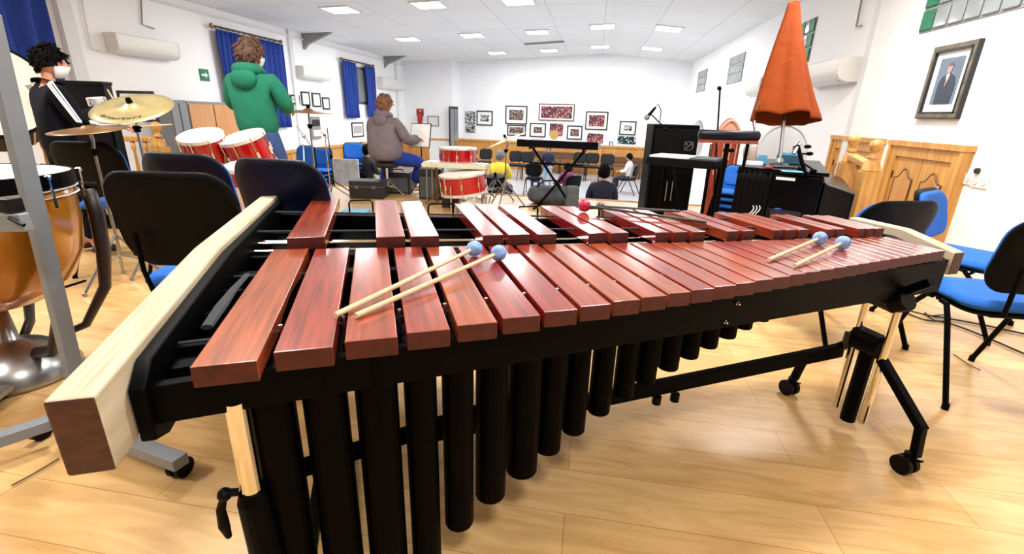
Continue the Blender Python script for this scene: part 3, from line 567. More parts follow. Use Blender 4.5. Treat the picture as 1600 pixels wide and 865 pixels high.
# ================================================================== CHAIRS
def make_chair(label, grp, shell='plastic'):
    t = thing('visitor_chair', label, 'chair', (0, 0, 0), 0, grp)
    mm = MB(); rslab(mm, .46, .42, .045, .09, lambda a, b, c: Vector((a, b, .455+c+.012*math.cos(a*6)-(.03*max(0, b-.1)*3)))); mm.build('seat', 'bluefab', t, smooth=True)
    mm = MB(); rslab(mm, .44, .40, .015, .09, lambda a, b, c: Vector((a, b, .424+c))); mm.build('seat_shell', 'plastic', t, smooth=True)
    def bk(off):
        def f(a, b, c):
            y = -.235-.05*(b/.2)*.9+.9*a*a*.55+c+off; return Vector((a*(1+.03*b), y, .70+b))
        return f
    mm = MB(); rslab(mm, .46, .34, .022, .10, bk(-.012)); mm.build('back_shell', shell, t, smooth=True)
    mm = MB(); rslab(mm, .43, .31, .035, .09, bk(.018)); mm.build('back_cushion', 'bluefab', t, smooth=True)
    for s in (-1, 1):
        for f, (y1) in ((1, .27), (-1, -.29)):
            mm = MB(); x = s*.235; mm.tube([(x, f*.03, .425), (x, f*.07, .42), (x+s*.01, f*.12, .36), (x+s*.02, y1, .012)], .0125, 10); mm.tube([(x+s*.02, y1-f*.002, .03), (x+s*.02, y1, 0)], .015, 10); mm.build('leg', 'black', t)
    mm = MB()
    for s in (-1, 1):
        mm.tube([(s*.235, 0, .425), (s*.16, 0, .425)], .01, 8); mm.tube([(s*.12, .15, .415), (s*.12, -.18, .415), (s*.13, -.25, .44), (s*.14, -.262, .53), (s*.14, -.262, .66)], .011, 8, flat=.6)
    mm.tube([(-.235, .1, .41), (.235, .1, .41)], .009, 8); mm.build('seat_frame', 'black', t); return t
CG = 'blue visitor chairs on the stage'
used = []
ch0 = make_chair('x', CG)
def chair(px, py, k, ang, lab, grp=CG, z=0., sz=1., zz=None):
    """px,py: pixel of the top of the backrest, k: lens distance; ang: facing, degrees from +Y (away from the camera)"""
    p = at(px, py, k); rz = math.radians(ang)
    off = rotz(rz) @ Vector((0, -.29, 0)); loc = Vector((p.x-off.x, p.y-off.y, z))
    if not used: used.append(1); ch0.location = loc; ch0.rotation_euler = (0, 0, rz); ch0['label'] = lab; ch0['group'] = grp; WM[ch0.name] = Matrix.Translation(loc) @ Matrix.Rotation(rz, 4, 'Z'); o = ch0
    else: o = dup(ch0, loc, rz, lab, grp)
    o.scale = (sz, sz, sz if zz is None else zz); print('chair', lab[:30], tuple(round(v, 2) for v in loc), 'top z', round(p.z, 2)); return o
def tint(o, mt):     # dark navy shell on some chairs
    for c in o.children:
        if c.name.startswith('back_shell'): c.data = c.data.copy(); c.data.materials[0] = K[mt]
chair(244, 268, 1.6, 12, 'black-backed chair nearest the left end board, seen from behind', zz=1.07)
tint(chair(270, 240, 2.15, 0, 'dark-backed chair in the middle behind the nearest left chair, second row', zz=1.08), 'navyplastic')
tint(chair(420, 250, 1.98, -4, 'navy-backed chair directly behind the first raised marimba bar', zz=1.085), 'navyplastic')
chair(120, 224, 2.95, 10, 'dark-backed chair between the kettledrum and the hi-hat cymbal', zz=1.05)
chair(1424, 322, 2.25, 22, 'black-backed chair just behind the right end of the marimba', zz=.93)
chair(1442, 292, 2.95, -136, 'blue-padded chair facing right in front of the pine double door', zz=.9)
c_ = chair(1600, 392, 1.9, 68, 'blue-seated chair at the right edge of the photo, cut by frame')
c_.location = (1.80, 2.30, 0); c_.rotation_euler = (0, 0, math.radians(0)); c_.scale = (.88, .95, .97)
# ================================================================== LEFT: KETTLEDRUM, GREY STAND, BASS DRUM
c = at(-76, 272, 1.80); R0 = .345; t = thing('kettledrum', 'large kettledrum with golden brown bowl and dark red struts at left edge', 'kettledrum', (c.x, c.y, 0))
zt = c.z
def tl(x, y, z): return Vector((x, y, z))
mm = MB(); mm.lathe([(.001, zt+.004), (R0*.95, zt+.004), (R0, zt), (R0, zt-.01)], n=48); mm.build('drum_head', 'head', t)
mm = MB(); mm.lathe([(R0*1.0, zt+.006), (R0*1.02, zt+.004), (R0*1.02, zt-.05), (R0*1.0, zt-.052)], n=48); mm.build('hoop', 'black', t)
mm = MB(); 
for zz in (zt-.058, zt-.085): mm.lathe([(R0*1.0, zz+.004), (R0*1.025, zz), (R0*1.0, zz-.004)], n=48)
mm.build('rim_band', 'hoop', t)
prof = [(R0*.97, zt-.05), (R0*.985, zt-.10), (R0*.98, zt-.2), (R0*.93, zt-.32), (R0*.78, zt-.44), (R0*.5, zt-.52), (R0*.12, zt-.55), (.001, zt-.55)]
mm = MB(); mm.lathe(prof, n=48); mm.build('bowl', 'bowl', t, smooth=True)
for a in (-6, 60, 130, 190, 236):
    ca, sa = math.cos(math.radians(a)), math.sin(math.radians(a)); e = lambda r, z: Vector((r*ca, r*sa, z))
    mm = MB(); mm.tube([e(R0*1.11, zt-.09), e(R0*1.13, zt-.2), e(R0*1.10, zt-.38), e(R0*1.02, zt-.55), e(R0*.72, .16), e(.13, .13)], [.045, .05, .048, .04, .03, .024], 10, flat=.6); mm.build('strut', 'redwood', t, smooth=True)
    mm = MB(); mm.tube([e(R0*1.03, zt-.075), e(R0*1.2, zt-.085)], .018, 8); mm.build('bracket', 'black', t)
for k in range(8):
    a = math.radians(k*45+10); e = lambda r, z: Vector((r*math.cos(a), r*math.sin(a), z)); mm = MB(); mm.tube([e(R0*1.06, zt-.0), e(R0*1.06, zt-.12)], .005, 8); mm.lathe([(.012, 0), (.012, .012), (.006, .016)], e(R0*1.06, zt-.01), 10); mm.build('tension_rod', 'chrome', t)
for k in range(4):
    a = math.radians(k*90+25); mm = MB(); mm.tube([Vector((0, 0, .32)), Vector((R0*.95*math.cos(a), R0*.95*math.sin(a), .42))], .005, 6); mm.build('pull_rod', 'black', t)
mm = MB(); mm.lathe([(.21, 0.0), (.21, .03), (.17, .10), (.10, .15), (.05, .17), (.03, .18), (.02, .35), (.001, .35)], n=32); mm.build('base', 'steel', t, smooth=True)
mm = MB(); mm.beam((.12, -.16, .05), (.22, -.42, .035), .11, .02); mm.build('pedal', 'steel', t)
# grey frame stand in front of the kettledrum
f0 = onZ(280, 748, 0); t = thing('tubular_stand', 'grey painted square tube stand on casters crossing the left foreground', 'stand', (f0.x-.3, f0.y, 0))
k1, k2 = 1.36, 1.28
top = at(16, 170, 1.30); bot = at(118, 590, 1.30); dd = (bot-top).normalized(); zz_ = .085; bot2 = onZ(128, 632, zz_); top2 = at(-20, 20, 1.30)
mm = MB(); mm.beam(top2, bot2, .028, .05, (0, 1, 0)); mm.build('upright', 'grey', t, world=True, bevel=.003)
a, b = at(-60, 348, 1.36), at(42, 347, 1.33); mm = MB(); mm.beam(a, b, .03, .05); mm.build('crossbar', 'grey', t, world=True, bevel=.003)
mm = MB(); mm.box(at(14, 320, 1.33), (.05, .04, .04)); mm.tube([at(14, 340, 1.31), at(38, 352, 1.31)], .006, 8); mm.build('clamp', 'blackg', t, world=True, bevel=.004)
fb = onZ(283, 722, .085); fa = onZ(-60, 702, .085); fc = bot2.copy(); fc.z = .085
far_ = onZ(75, 655, .085)
mm = MB(); mm.beam(onZ(-120, 725, .085), onZ(78, 660, .085), .05, .04); mm.build('base_bar', 'grey', t, world=True, bevel=.003)
mm = MB(); mm.beam(onZ(100, 655, .085), fb, .05, .04); mm.build('base_bar', 'grey', t, world=True, bevel=.003)
cq = onZ(281, 728, .034); mm = MB()
for q in (-.014, .014): mm.tube([cq+Vector((q-.008, 0, 0)), cq+Vector((q+.008, 0, 0))], .034, 18)
mm.tube([cq, cq+Vector((0, 0, .04))], .012, 8); mm.build('caster', 'plastic', t, world=True)
cq = onZ(62, 672, .034); cq.z = .034; mm = MB(); mm.tube([cq+Vector((-.015, 0, 0)), cq+Vector((.015, 0, 0))], .034, 18); mm.tube([cq, cq+Vector((0, 0, .03))], .012, 8); mm.build('caster', 'plastic', t, world=True)
# tilted bass drum in the back left corner
c = at(-24, 138, 4.1); nrm = (CAM-c).normalized()+Vector((.1, 0, .55)); nrm.normalize(); q = Vector((0,0,1)).rotation_difference(nrm).to_matrix(); r_ = .43
t = thing('bass_drum', 'big tilted drum with cream skin and dark red shell at left edge', 'drum', (c.x, c.y, 0))
mm = MB(); mm.lathe([(.001, 0), (r_, 0), (r_, -.005)], c, 48, q); mm.build('drum_head', 'headcream', t, world=True)
mm = MB(); mm.lathe([(r_, .012), (r_*1.035, .012), (r_*1.035, -.04), (r_, -.04)], c, 48, q); mm.build('hoop', 'black', t, world=True)
mm = MB(); mm.lathe([(r_*.98, -.02), (r_*.98, -.38), (r_*.9, -.39), (.001, -.39)], c, 48, q); mm.build('shell', 'redwood', t, world=True)
for k in range(8):
    a = 2*PI*k/8; mm = MB(); e = Vector((math.cos(a)*r_*1.01, math.sin(a)*r_*1.01, 0)); mm.tube([c+q@(e+Vector((0,0,-.03))), c+q@(e+Vector((0,0,-.34)))], .007, 8); mm.build('tension_rod', 'hoop', t, world=True)
mm = MB()
for s in (-1, 1): mm.tube([c+q@Vector((s*.4, -.2, -.2)), Vector((c.x+s*.35, c.y-.2, 0))], .015, 8); mm.tube([c+q@Vector((s*.4, .2, -.3)), Vector((c.x+s*.35, c.y+.45, 0))], .015, 8)
mm.build('leg', 'black', t, world=True)
# ================================================================== PEOPLE
def skin_geo(V_, E_, R_, root=0, sub=1):
    me = bpy.data.meshes.new('tmp'); me.from_pydata([Vector(v) for v in V_], E_, []); o = bpy.data.objects.new('tmp', me); COL.objects.link(o)
    md = o.modifiers.new('s', 'SKIN'); md.use_smooth_shade = True; md.branch_smoothing = .6; sv = me.skin_vertices[0].data
    for i, r in enumerate(R_):
        sv[i].radius = r if isinstance(r, tuple) else (r, r); sv[i].use_root = (i == root)
    q = o.modifiers.new('u', 'SUBSURF'); q.levels = q.render_levels = sub
    dg = bpy.context.evaluated_depsgraph_get(); dg.update(); m2 = bpy.data.meshes.new_from_object(o.evaluated_get(dg))
    vs = [v.co.copy() for v in m2.vertices]; fs = [tuple(p.vertices) for p in m2.polygons]
    bpy.data.objects.remove(o); bpy.data.meshes.remove(me); bpy.data.meshes.remove(m2); return vs, fs
def head_geo(c, r, q):
    """head facing +y: egg-shaped skull with brow, nose, lips, chin and ears"""
    vs = []; n, m_ = 28, 20
    for j in range(1, m_):
        a = PI*j/m_
        for k in range(n):
            b = 2*PI*k/n; x, y, z = math.sin(a)*math.cos(b), math.sin(a)*math.sin(b), math.cos(a)
            f = Vector((x*.80, y*.98, z*1.18))
            if z < 0: f.x *= 1-.28*z*z; f.y *= (1-.12*z*z if y > 0 else 1+.45*z)
            if y > .2 and abs(x) < .8:
                g = lambda cx, cz, w, h_: math.exp(-((x-cx)/w)**2-((z-cz)/h_)**2)
                f.y += .20*g(0, -.12, .12, .16)+.07*g(0, -.46, .22, .05)+.05*g(0, -.52, .2, .05)+.10*g(0, -.8, .25, .14)-.09*g(.3, .06, .16, .09)-.09*g(-.3, .06, .16, .09)+.05*g(0, .22, .5, .08)
            vs.append(c+q@(f*r))
    fs = [(j*n+k, j*n+(k+1)%n, (j+1)*n+(k+1)%n, (j+1)*n+k) for j in range(m_-2) for k in range(n)]
    vs += [c+q@Vector((0,0,1.18*r)), c+q@Vector((0,.05*r,-1.12*r))]; T = len(vs)-2
    fs += [(T, (k+1)%n, k) for k in range(n)]+[(T+1, (m_-2)*n+k, (m_-2)*n+(k+1)%n) for k in range(n)]
    return vs, fs
def hand_geo(mb, w, d, up, s, curl=.5, sub=1):
    """five fingers on a palm: w wrist, d pointing direction, up = back of the hand"""
    d = Vector(d).normalized(); up = (Vector(up)-d*Vector(up).dot(d)).normalized(); sx = d.cross(up); w = Vector(w)
    P = lambda a, b, c_: w+(sx*a+d*b+up*c_)*s
    V_ = [P(0,0,0), P(0,.045,0), P(.03,.075,0), P(.010,.082,0), P(-.012,.080,0), P(-.032,.072,0)]; E_ = [(0,1),(1,2),(1,3),(1,4),(1,5)]; R_ = [(.022*s,.016*s),(.03*s,.014*s)]+[.010*s]*4
    for b, (x, L) in enumerate(((.034,.066),(.011,.074),(-.014,.069),(-.037,.054))):
        y0 = .08-.004*b; c1 = curl; a = len(V_)
        V_ += [P(x, y0+L*.45*math.cos(c1*.5), -L*.45*math.sin(c1*.8)), P(x*.95, y0+L*(.45*math.cos(c1*.5)+.5*math.cos(c1*1.7)), -L*(.45*math.sin(c1*.8)+.5*math.sin(c1*1.7)))]
        E_ += [(2+b, a), (a, a+1)]; R_ += [.0085*s, .007*s]
    a = len(V_); V_ += [P(.035,.030,-.008), P(.055,.055,-.022), P(.050,.080,-.034)]; E_ += [(0,a),(a,a+1),(a+1,a+2)]; R_ += [.012*s,.010*s,.008*s]
    mb.add(*skin_geo(V_, E_, R_, 0, sub))
def person(label, loc, rz, s=1., pose='stand', top='navy', bottom='jeans', hair='hairbrn', group=None, hood=False, stripes=False, face_mask=False, look=0., j=None, far=False, bulk=1., hairlen=0., shoes='shoeblk', hem=.75):
    J = dict(pelvis=(0,0,.90), waist=(0,.0,1.05), chest=(0,-.01,1.26), neck=(0,0,1.41), head=(0,.025,1.555), shL=(-.165,0,1.36), shR=(.165,0,1.36), elL=(-.22,.0,1.10), elR=(.22,.0,1.10), wrL=(-.20,.14,.90), wrR=(.20,.14,.90),
      hipL=(-.09,0,.86), hipR=(.09,0,.86), knL=(-.11,.03,.48), knR=(.11,.03,.48), anL=(-.12,0,.09), anR=(.12,0,.09), toL=(-.13,.15,.04), toR=(.13,.15,.04), hdL=(0,1,-.1), hdR=(0,1,-.1))
    if pose == 'sit': J.update(pelvis=(0,0,.53), waist=(0,-.02,.68), chest=(0,0,.90), neck=(0,.02,1.05), head=(0,.045,1.195), shL=(-.165,.01,1.0), shR=(.165,.01,1.0), elL=(-.22,.06,.76), elR=(.22,.06,.76), wrL=(-.13,.28,.74), wrR=(.13,.28,.74),
      hipL=(-.09,.02,.51), hipR=(.09,.02,.51), knL=(-.13,.42,.50), knR=(.13,.42,.50), anL=(-.13,.42,.09), anR=(.13,.42,.09), toL=(-.14,.56,.04), toR=(.14,.56,.04))
    if j: J.update(j)
    J = {k: (Vector(v)*s if k[:2] != 'hd' else Vector(v)) for k, v in J.items()}; B = bulk
    names = ['pelvis','waist','chest','neck','shL','elL','wrL','shR','elR','wrR','hipL','knL','anL','toL','hipR','knR','anR','toR']; ix = {n_: i for i, n_ in enumerate(names)}
    V_ = [J[n_] for n_ in names]; V_.append(J['head']-Vector((0,.02,.04))*s); ix['hb'] = len(names)
    E_ = [(ix[a], ix[b]) for a, b in (('pelvis','waist'),('waist','chest'),('chest','neck'),('neck','hb'),('chest','shL'),('shL','elL'),('elL','wrL'),('chest','shR'),('shR','elR'),('elR','wrR'),('pelvis','hipL'),('hipL','knL'),('knL','anL'),('anL','toL'),('pelvis','hipR'),('hipR','knR'),('knR','anR'),('anR','toR'))]
    r0 = dict(pelvis=(.12,.09),waist=(.115,.085),chest=(.13,.09),neck=.05,shL=.058,elL=.038,wrL=.024,shR=.058,elR=.038,wrR=.024,hipL=.082,knL=.055,anL=.034,toL=.03,hipR=.082,knR=.055,anR=.034,toR=.03,hb=.055)
    sc = lambda r, k=1., a=0.: tuple((q*k+a)*s for q in r) if isinstance(r, tuple) else (r*k+a)*s
    mb = MB(); mb.add(*skin_geo(V_, E_, [sc(r0[n_], {'pelvis': .74, 'waist': .7, 'chest': .66, 'shL': .72, 'shR': .72, 'hipL': .78, 'hipR': .78, 'neck': .92, 'elL': .8, 'elR': .8}.get(n_, .9)) for n_ in names+['hb']]))
    q = Matrix.Rotation(look, 3, 'Z'); hr = .098*s; hc = J['head']; mb.add(*head_geo(hc, hr, q))
    for sd_ in (-1, 1): mb.ball(hc+q@Vector((sd_*hr*.82, -.05*hr, -.05*hr)), hr*.26, 10, (.35, .75, 1.1), q)
    hs = s*1.0
    hand_geo(mb, J['wrL'], J['hdL'], (-.3,0,1), hs, .9, 0 if far else 1); hand_geo(mb, J['wrR'], J['hdR'], (.3,0,1), hs, .9, 0 if far else 1)
    o = mb.build('person', 'skin', smooth=True, loc=(0,0,0), recalc=False)
    tag(o, label, 'person', group)
    o.location = loc; o.rotation_euler = (0,0,rz); WM[o.name] = Matrix.Translation(Vector(loc)) @ Matrix.Rotation(rz, 4, 'Z')
    # clothes
    def cloth(nm, mt, ns, es, add, over=None, k=1.):
        rr = []
        for n_ in ns:
            r = (over or {}).get(n_, r0[n_]); rr.append(sc(r, k, add))
        m_ = MB(); m_.add(*skin_geo([J[n_] for n_ in ns], [(ns.index(a), ns.index(b)) for a, b in es], rr, 0, 2 if not far else 1)); return m_.build(nm, mt, o, smooth=True, recalc=False)
    hemL = J['wrL'].lerp(J['elL'], .08); hemR = J['wrR'].lerp(J['elR'], .08); J['cuL'], J['cuR'] = hemL, hemR; r0['cuL'] = r0['cuR'] = .03
    J['bel'] = J['pelvis']+(J['pelvis']-J['waist'])*hem; r0['bel'] = (.125,.095)
    J['col'] = J['neck']+(J['head']-J['neck'])*.12; r0['col'] = .055
    cloth('top', top, ['chest','waist','bel','neck','col','shL','elL','cuL','shR','elR','cuR'], [('chest','waist'),('waist','bel'),('chest','neck'),('neck','col'),('chest','shL'),('shL','elL'),('elL','cuL'),('chest','shR'),('shR','elR'),('elR','cuR')], .018*B+.006, dict(chest=(.15*B,.105*B), waist=(.135*B,.10*B), bel=(.14*B,.105*B), neck=.068, col=.058))
    J['hmL'] = J['anL'].lerp(J['knL'], .12); J['hmR'] = J['anR'].lerp(J['knR'], .12); r0['hmL'] = r0['hmR'] = .045
    J['pv'] = J['pelvis'].lerp(J['waist'], .9); r0['pv'] = (.125,.09)
    cloth('trousers', bottom, ['pelvis','pv','hipL','knL','hmL','hipR','knR','hmR'], [('pelvis','pv'),('pelvis','hipL'),('hipL','knL'),('knL','hmL'),('pelvis','hipR'),('hipR','knR'),('knR','hmR')], .014+.022*(B-1), None, 1+.18*(B-1))
    for a, b in (('anL','toL'),('anR','toR')):
        m_ = MB(); A, T_ = J[a], J[b]; dd = (T_-A); dd.z = 0; dd.normalize(); A2 = Vector((A.x, A.y, max(A.z-.04*s, J[b].z)))
        m_.add(*skin_geo([A2-dd*.05*s, A2+dd*.02*s, T_+dd*.03*s, A+Vector((0,0,-.01*s))], [(0,1),(1,2),(1,3)], [.036*s,.042*s,.036*s,.044*s], 1, 1)); m_.build('shoe', shoes, o, smooth=True, recalc=False)
    # hair: cap pulled over the skull
    m_ = MB(); n, mm_ = 44, 26; vs = []; base = len(m_.v)
    for jj in range(mm_+1):
        a = PI*.60*jj/mm_
        for k in range(n):
            b = 2*PI*k/n; fr = math.sin(b); aa = a*(1.0-.34*max(0, fr)**1.3+.22*max(0, -fr)+hairlen*max(0,-fr+.3)); x, y, z = math.sin(aa)*math.cos(b), math.sin(aa)*math.sin(b), math.cos(aa)
            g = 1.13+.10*noise.noise(Vector((x*2.6+s*9, y*2.6, z*2.6+loc[0]))) + .075*noise.noise(Vector((x*7+loc[1], y*7, z*5))) + .05*noise.noise(Vector((x*16, y*16, z*9)))+(.05*noise.noise(Vector((b*6, 3, s*5))) if jj > mm_-5 else 0)
            p_ = Vector((x*.84, y*1.0, z*1.16))*hr*g
            if z < 0: p_.y *= (1 if y > 0 else 1+.25*z)
            vs.append(hc+q@p_)
    fs = [(jj*n+k, jj*n+(k+1)%n, (jj+1)*n+(k+1)%n, (jj+1)*n+k) for jj in range(mm_) for k in range(n)]
    m_.add(vs, fs)
    if not far:
        rr = random.Random(int(s*1000)+len(label))
        for _ in range(260):
            jj = rr.randint(1, mm_-1); k = rr.randint(0, n-1); p_ = vs[jj*n+k]; out_ = (p_-hc).normalized(); dn = vs[(jj+1)*n+k]-p_
            dn = dn.normalized() if dn.length > 1e-6 else out_; sw = Vector((rr.uniform(-1, 1), rr.uniform(-1, 1), rr.uniform(-.3, .6)))*.5; tv = (dn+sw).normalized(); L_ = hr*rr.uniform(.28, .5)
            m_.tube([p_-out_*hr*.05, p_+out_*hr*.05+tv*L_*.5, p_+out_*hr*.02+tv*L_], [hr*.10, hr*.075, hr*.012], 5)
    m_.build('hair', hair, o, smooth=True, solid=0 if not far else .012*s)
    if hood:
        m_ = MB(); nk = J['neck']
        m_.tube([nk+Vector(v)*s for v in ((-.075,.07,.0),(-.10,.0,.025),(-.085,-.07,.03),(0,-.115,.02),(.085,-.07,.03),(.10,.0,.025),(.075,.07,.0))], [.02*s,.036*s,.05*s,.06*s,.05*s,.036*s,.02*s], 14)
        m_.ball(nk+Vector((0,-.11,-.045))*s, .10*s, 18, (1.15,.55,.85)); m_.build('hood', top, o, smooth=True, sub=1)
    if stripes:
        for sd_, a, b, c_ in ((1, 'shR', 'elR', 'cuR'), (-1, 'shL', 'elL', 'cuL')):
            for kk in (-1, 0, 1):
                m_ = MB(); A, Bq, C_ = J[a], J[b], J[c_]; off = Vector((sd_*1.0, 0, .0)); pts = []
                N1 = J['neck']+Vector((sd_*.07*s, .0, .0))
                side = Vector((sd_*.8, -.45, .35)).normalized() if sd_ > 0 else Vector((-.8,-.45,.35)).normalized()
                for P0, R_ in ((N1, .03), (A.lerp(N1, .35), .058), (A, .083), (A.lerp(Bq, .33), .076), (A.lerp(Bq, .66), .068), (Bq, .063), (Bq.lerp(C_, .5), .056), (C_, .052)):
                    lat = Vector((0,1,0)) if (P0-A).length < (Bq-A).length*1.01 else (Vector((0,0,1)))
                    dirv = (side+lat*kk*.24).normalized(); pts.append(P0+dirv*R_*s)
                m_.tube(pts, .006*s, 6); m_.build('stripe', 'stripe', o)
    if face_mask:
        m_ = MB(); vs = []
        for jj in range(9):
            for k in range(13):
                a = math.radians(100+jj*7.5); b = math.radians(20+140*k/12); f = Vector((math.sin(a)*math.cos(b)*.86, math.sin(a)*math.sin(b)*1.12+.1*math.exp(-((k-6)/3)**2), math.cos(a)*1.2)); vs.append(hc+q@(f*hr))
        m_.add(vs, [(jj*13+k, jj*13+k+1, (jj+1)*13+k+1, (jj+1)*13+k) for jj in range(8) for k in range(12)]); m_.build('face_mask', 'mask', o, smooth=True, solid=.003)
    return o
def place(px, py, k): p = at(px, py, k); return Vector((p.x, p.y, 0))
# boy in black tracksuit, standing left, drumming, side-on to the right
P0 = place(74, 150, 3.4); print('boyL', P0, 'top z', at(66, 70, 3.4).z)
b1 = person('person in black tracksuit with white sleeve stripes and mask, standing and drumming at left', P0, math.radians(-20), .905, 'stand', 'jacket', 'jacket', 'hairblk', stripes=True, face_mask=True, look=-.6, bulk=1.15,
  j=dict(elR=(.25,.08,1.10), wrR=(.30,.33,1.08), elL=(-.20,.16,1.10), wrL=(.05,.38,1.22), hdR=(-.1,1,.0), hdL=(.1,1,.1), neck=(0,.03,1.40), head=(0,.07,1.55)), hairlen=-.1)
# green hoodie boy, back view
P1 = place(397, 150, 4.0); print('boyG', P1, 'top z', at(392, 60, 4.0).z)
b2 = person('person in green hoodie and blue jeans, standing with back to the camera', P1, math.radians(4), 1.0, 'stand', 'hoodie', 'jeans', 'hairbrn', hood=True, look=-.45, face_mask=True, bulk=1.3, hem=.25,
  j=dict(hipL=(-.115,0,.86), hipR=(.115,0,.86), knL=(-.13,.03,.48), knR=(.15,.03,.48), anR=(.16,0,.09), toR=(.18,.15,.04), elL=(-.255,.05,1.15), elR=(.255,.05,1.15), wrL=(-.12,.27,1.16), wrR=(.12,.27,1.14), shL=(-.175,0,1.37), shR=(.175,0,1.37), hdL=(.3,1,-.1), hdR=(-.3,1,-.1)))
# grey coat boy seated at the drum kit
P2 = onZ(617, 306, 0); kk = (P2-CAM).dot(FWD); P2.x = at(612, 240, kk).x; print('boyC', P2, kk, 'top', at(612, 160, kk).z)
b3 = person('person in grey hooded coat and bright blue jeans, seated on drum stool, back view', (P2.x, P2.y, 0), math.radians(-10), 1.0, 'sit', 'coat', 'jeansb', 'hairlt', hood=True, look=-.35, bulk=2.0, shoes='shoe',
  j=dict(pelvis=(0,0,.55), hipL=(-.10,.03,.53), hipR=(.10,.03,.53), knR=(.34,.38,.46), anR=(.17,.42,.09), toR=(.25,.55,.04), knL=(-.22,.36,.47), anL=(-.14,.12,.09), toL=(-.16,.26,.04), elL=(-.26,.05,.80), elR=(.29,.08,.76), wrR=(.34,.33,.78), wrL=(.0,.34,.80), shL=(-.19,0,1.02), shR=(.19,0,1.02), neck=(0,.01,1.07), head=(0,.03,1.22)))
t = thing('drum_stool', 'chromed drum stool under the person in grey coat', 'stool', (P2.x, P2.y, 0))
mm = MB(); mm.lathe([(.001, .40), (.15, .40), (.17, .42), (.17, .455), (.14, .47), (.001, .47)]); mm.build('seat', 'darkcase', t, bevel=.005)
mm = MB(); mm.tube([(0,0,.14), (0,0,.40)], .022, 12); mm.lathe([(.035, .2), (.035, .24)], n=12); mm.build('post', 'chrome', t)
for k in range(3):
    a = 2*PI*k/3+.5; mm = MB(); mm.tube([(0,0,.24), (.2*math.cos(a), .2*math.sin(a), .02)], .011, 8); mm.tube([(.0,0,.14), (.12*math.cos(a), .12*math.sin(a), .11)], .007, 6); mm.ball((.2*math.cos(a), .2*math.sin(a), .014), .014, 8); mm.build('leg', 'chrome', t)
def darken(o):
    for c in o.children:
        if c.name.split('.')[0] in ('seat', 'back_cushion'):
            k = 'dark_'+c.name.split('.')[0]
            if k not in bpy.data.meshes: q_ = c.data.copy(); q_.name = k; q_.materials[0] = K['darkfab']
            c.data = bpy.data.meshes[k]
    return o
# audience on the lower floor; seats for them are copies of the visitor chair
def seated(px, pyh, k, ang, lab, top, bottom, hair, s=1., chairlab=None, **kw):
    p = at(px, pyh, k); s_ = (p.z-HF)/1.31 if s is None else s; z0 = HF
    o = person(lab, (p.x, p.y, z0), math.radians(ang), s_, 'sit', top, bottom, hair, group=None, far=True, **kw)
    if chairlab: c = darken(dup(ch0, (p.x, p.y, z0), math.radians(ang), chairlab, 'chairs on the lower hall floor')); c.scale = (1, 1, 1)
    return o
seated(781, 235, 10.6, -6, 'person in bright yellow top seated on the lower floor, back view', 'yellow', 'darktop', 'hairgry', None, 'chair under the person in yellow top', bulk=1.3)
seated(836, 250, 13.2, 0, 'small person in navy top seated below the keyboard, back view', 'navy', 'jeans', 'hairbrn', None, 'chair under the small person in navy top')
seated(888, 252, 10.8, 45, 'person in purple top leaning sideways behind the keyboard stand', 'purple', 'darktop', 'hairblk', None, 'chair under the person in purple top', j=dict(neck=(.08,.10,1.0), head=(.14,.16,1.12), chest=(.03,.04,.88)))
seated(945, 258, 7.9, 3, 'person in dark navy top seated facing away near the black cabinet', 'navy', 'darktop', 'hairblk', None, 'chair under the person in dark navy top', bulk=1.15)
seated(986, 240, 13.6, 70, 'person in pale top seated sideways at far right of the hall', 'whitetop', 'darktop', 'hairblk', None, 'chair under the person in pale top')
p = at(858, 224, 13.8); person('person in navy top and pale jeans standing far behind the keyboard', (p.x, p.y, HF), math.radians(170), .78, 'stand', 'navy', 'jeansl', 'hairbrn', far=True)
seated(571, 226, 10.4, -25, 'person in dark top seated beside the blue-backed chair at left, profile', 'darktop', 'jeans', 'hairblk', None, 'chair under the person in dark top at left')
seated(566, 200, 13.0, 150, 'person with light brown hair half hidden behind the seated person in dark top', 'darktop', 'darktop', 'hairlt', .98, 'far chair under the half hidden person at left')
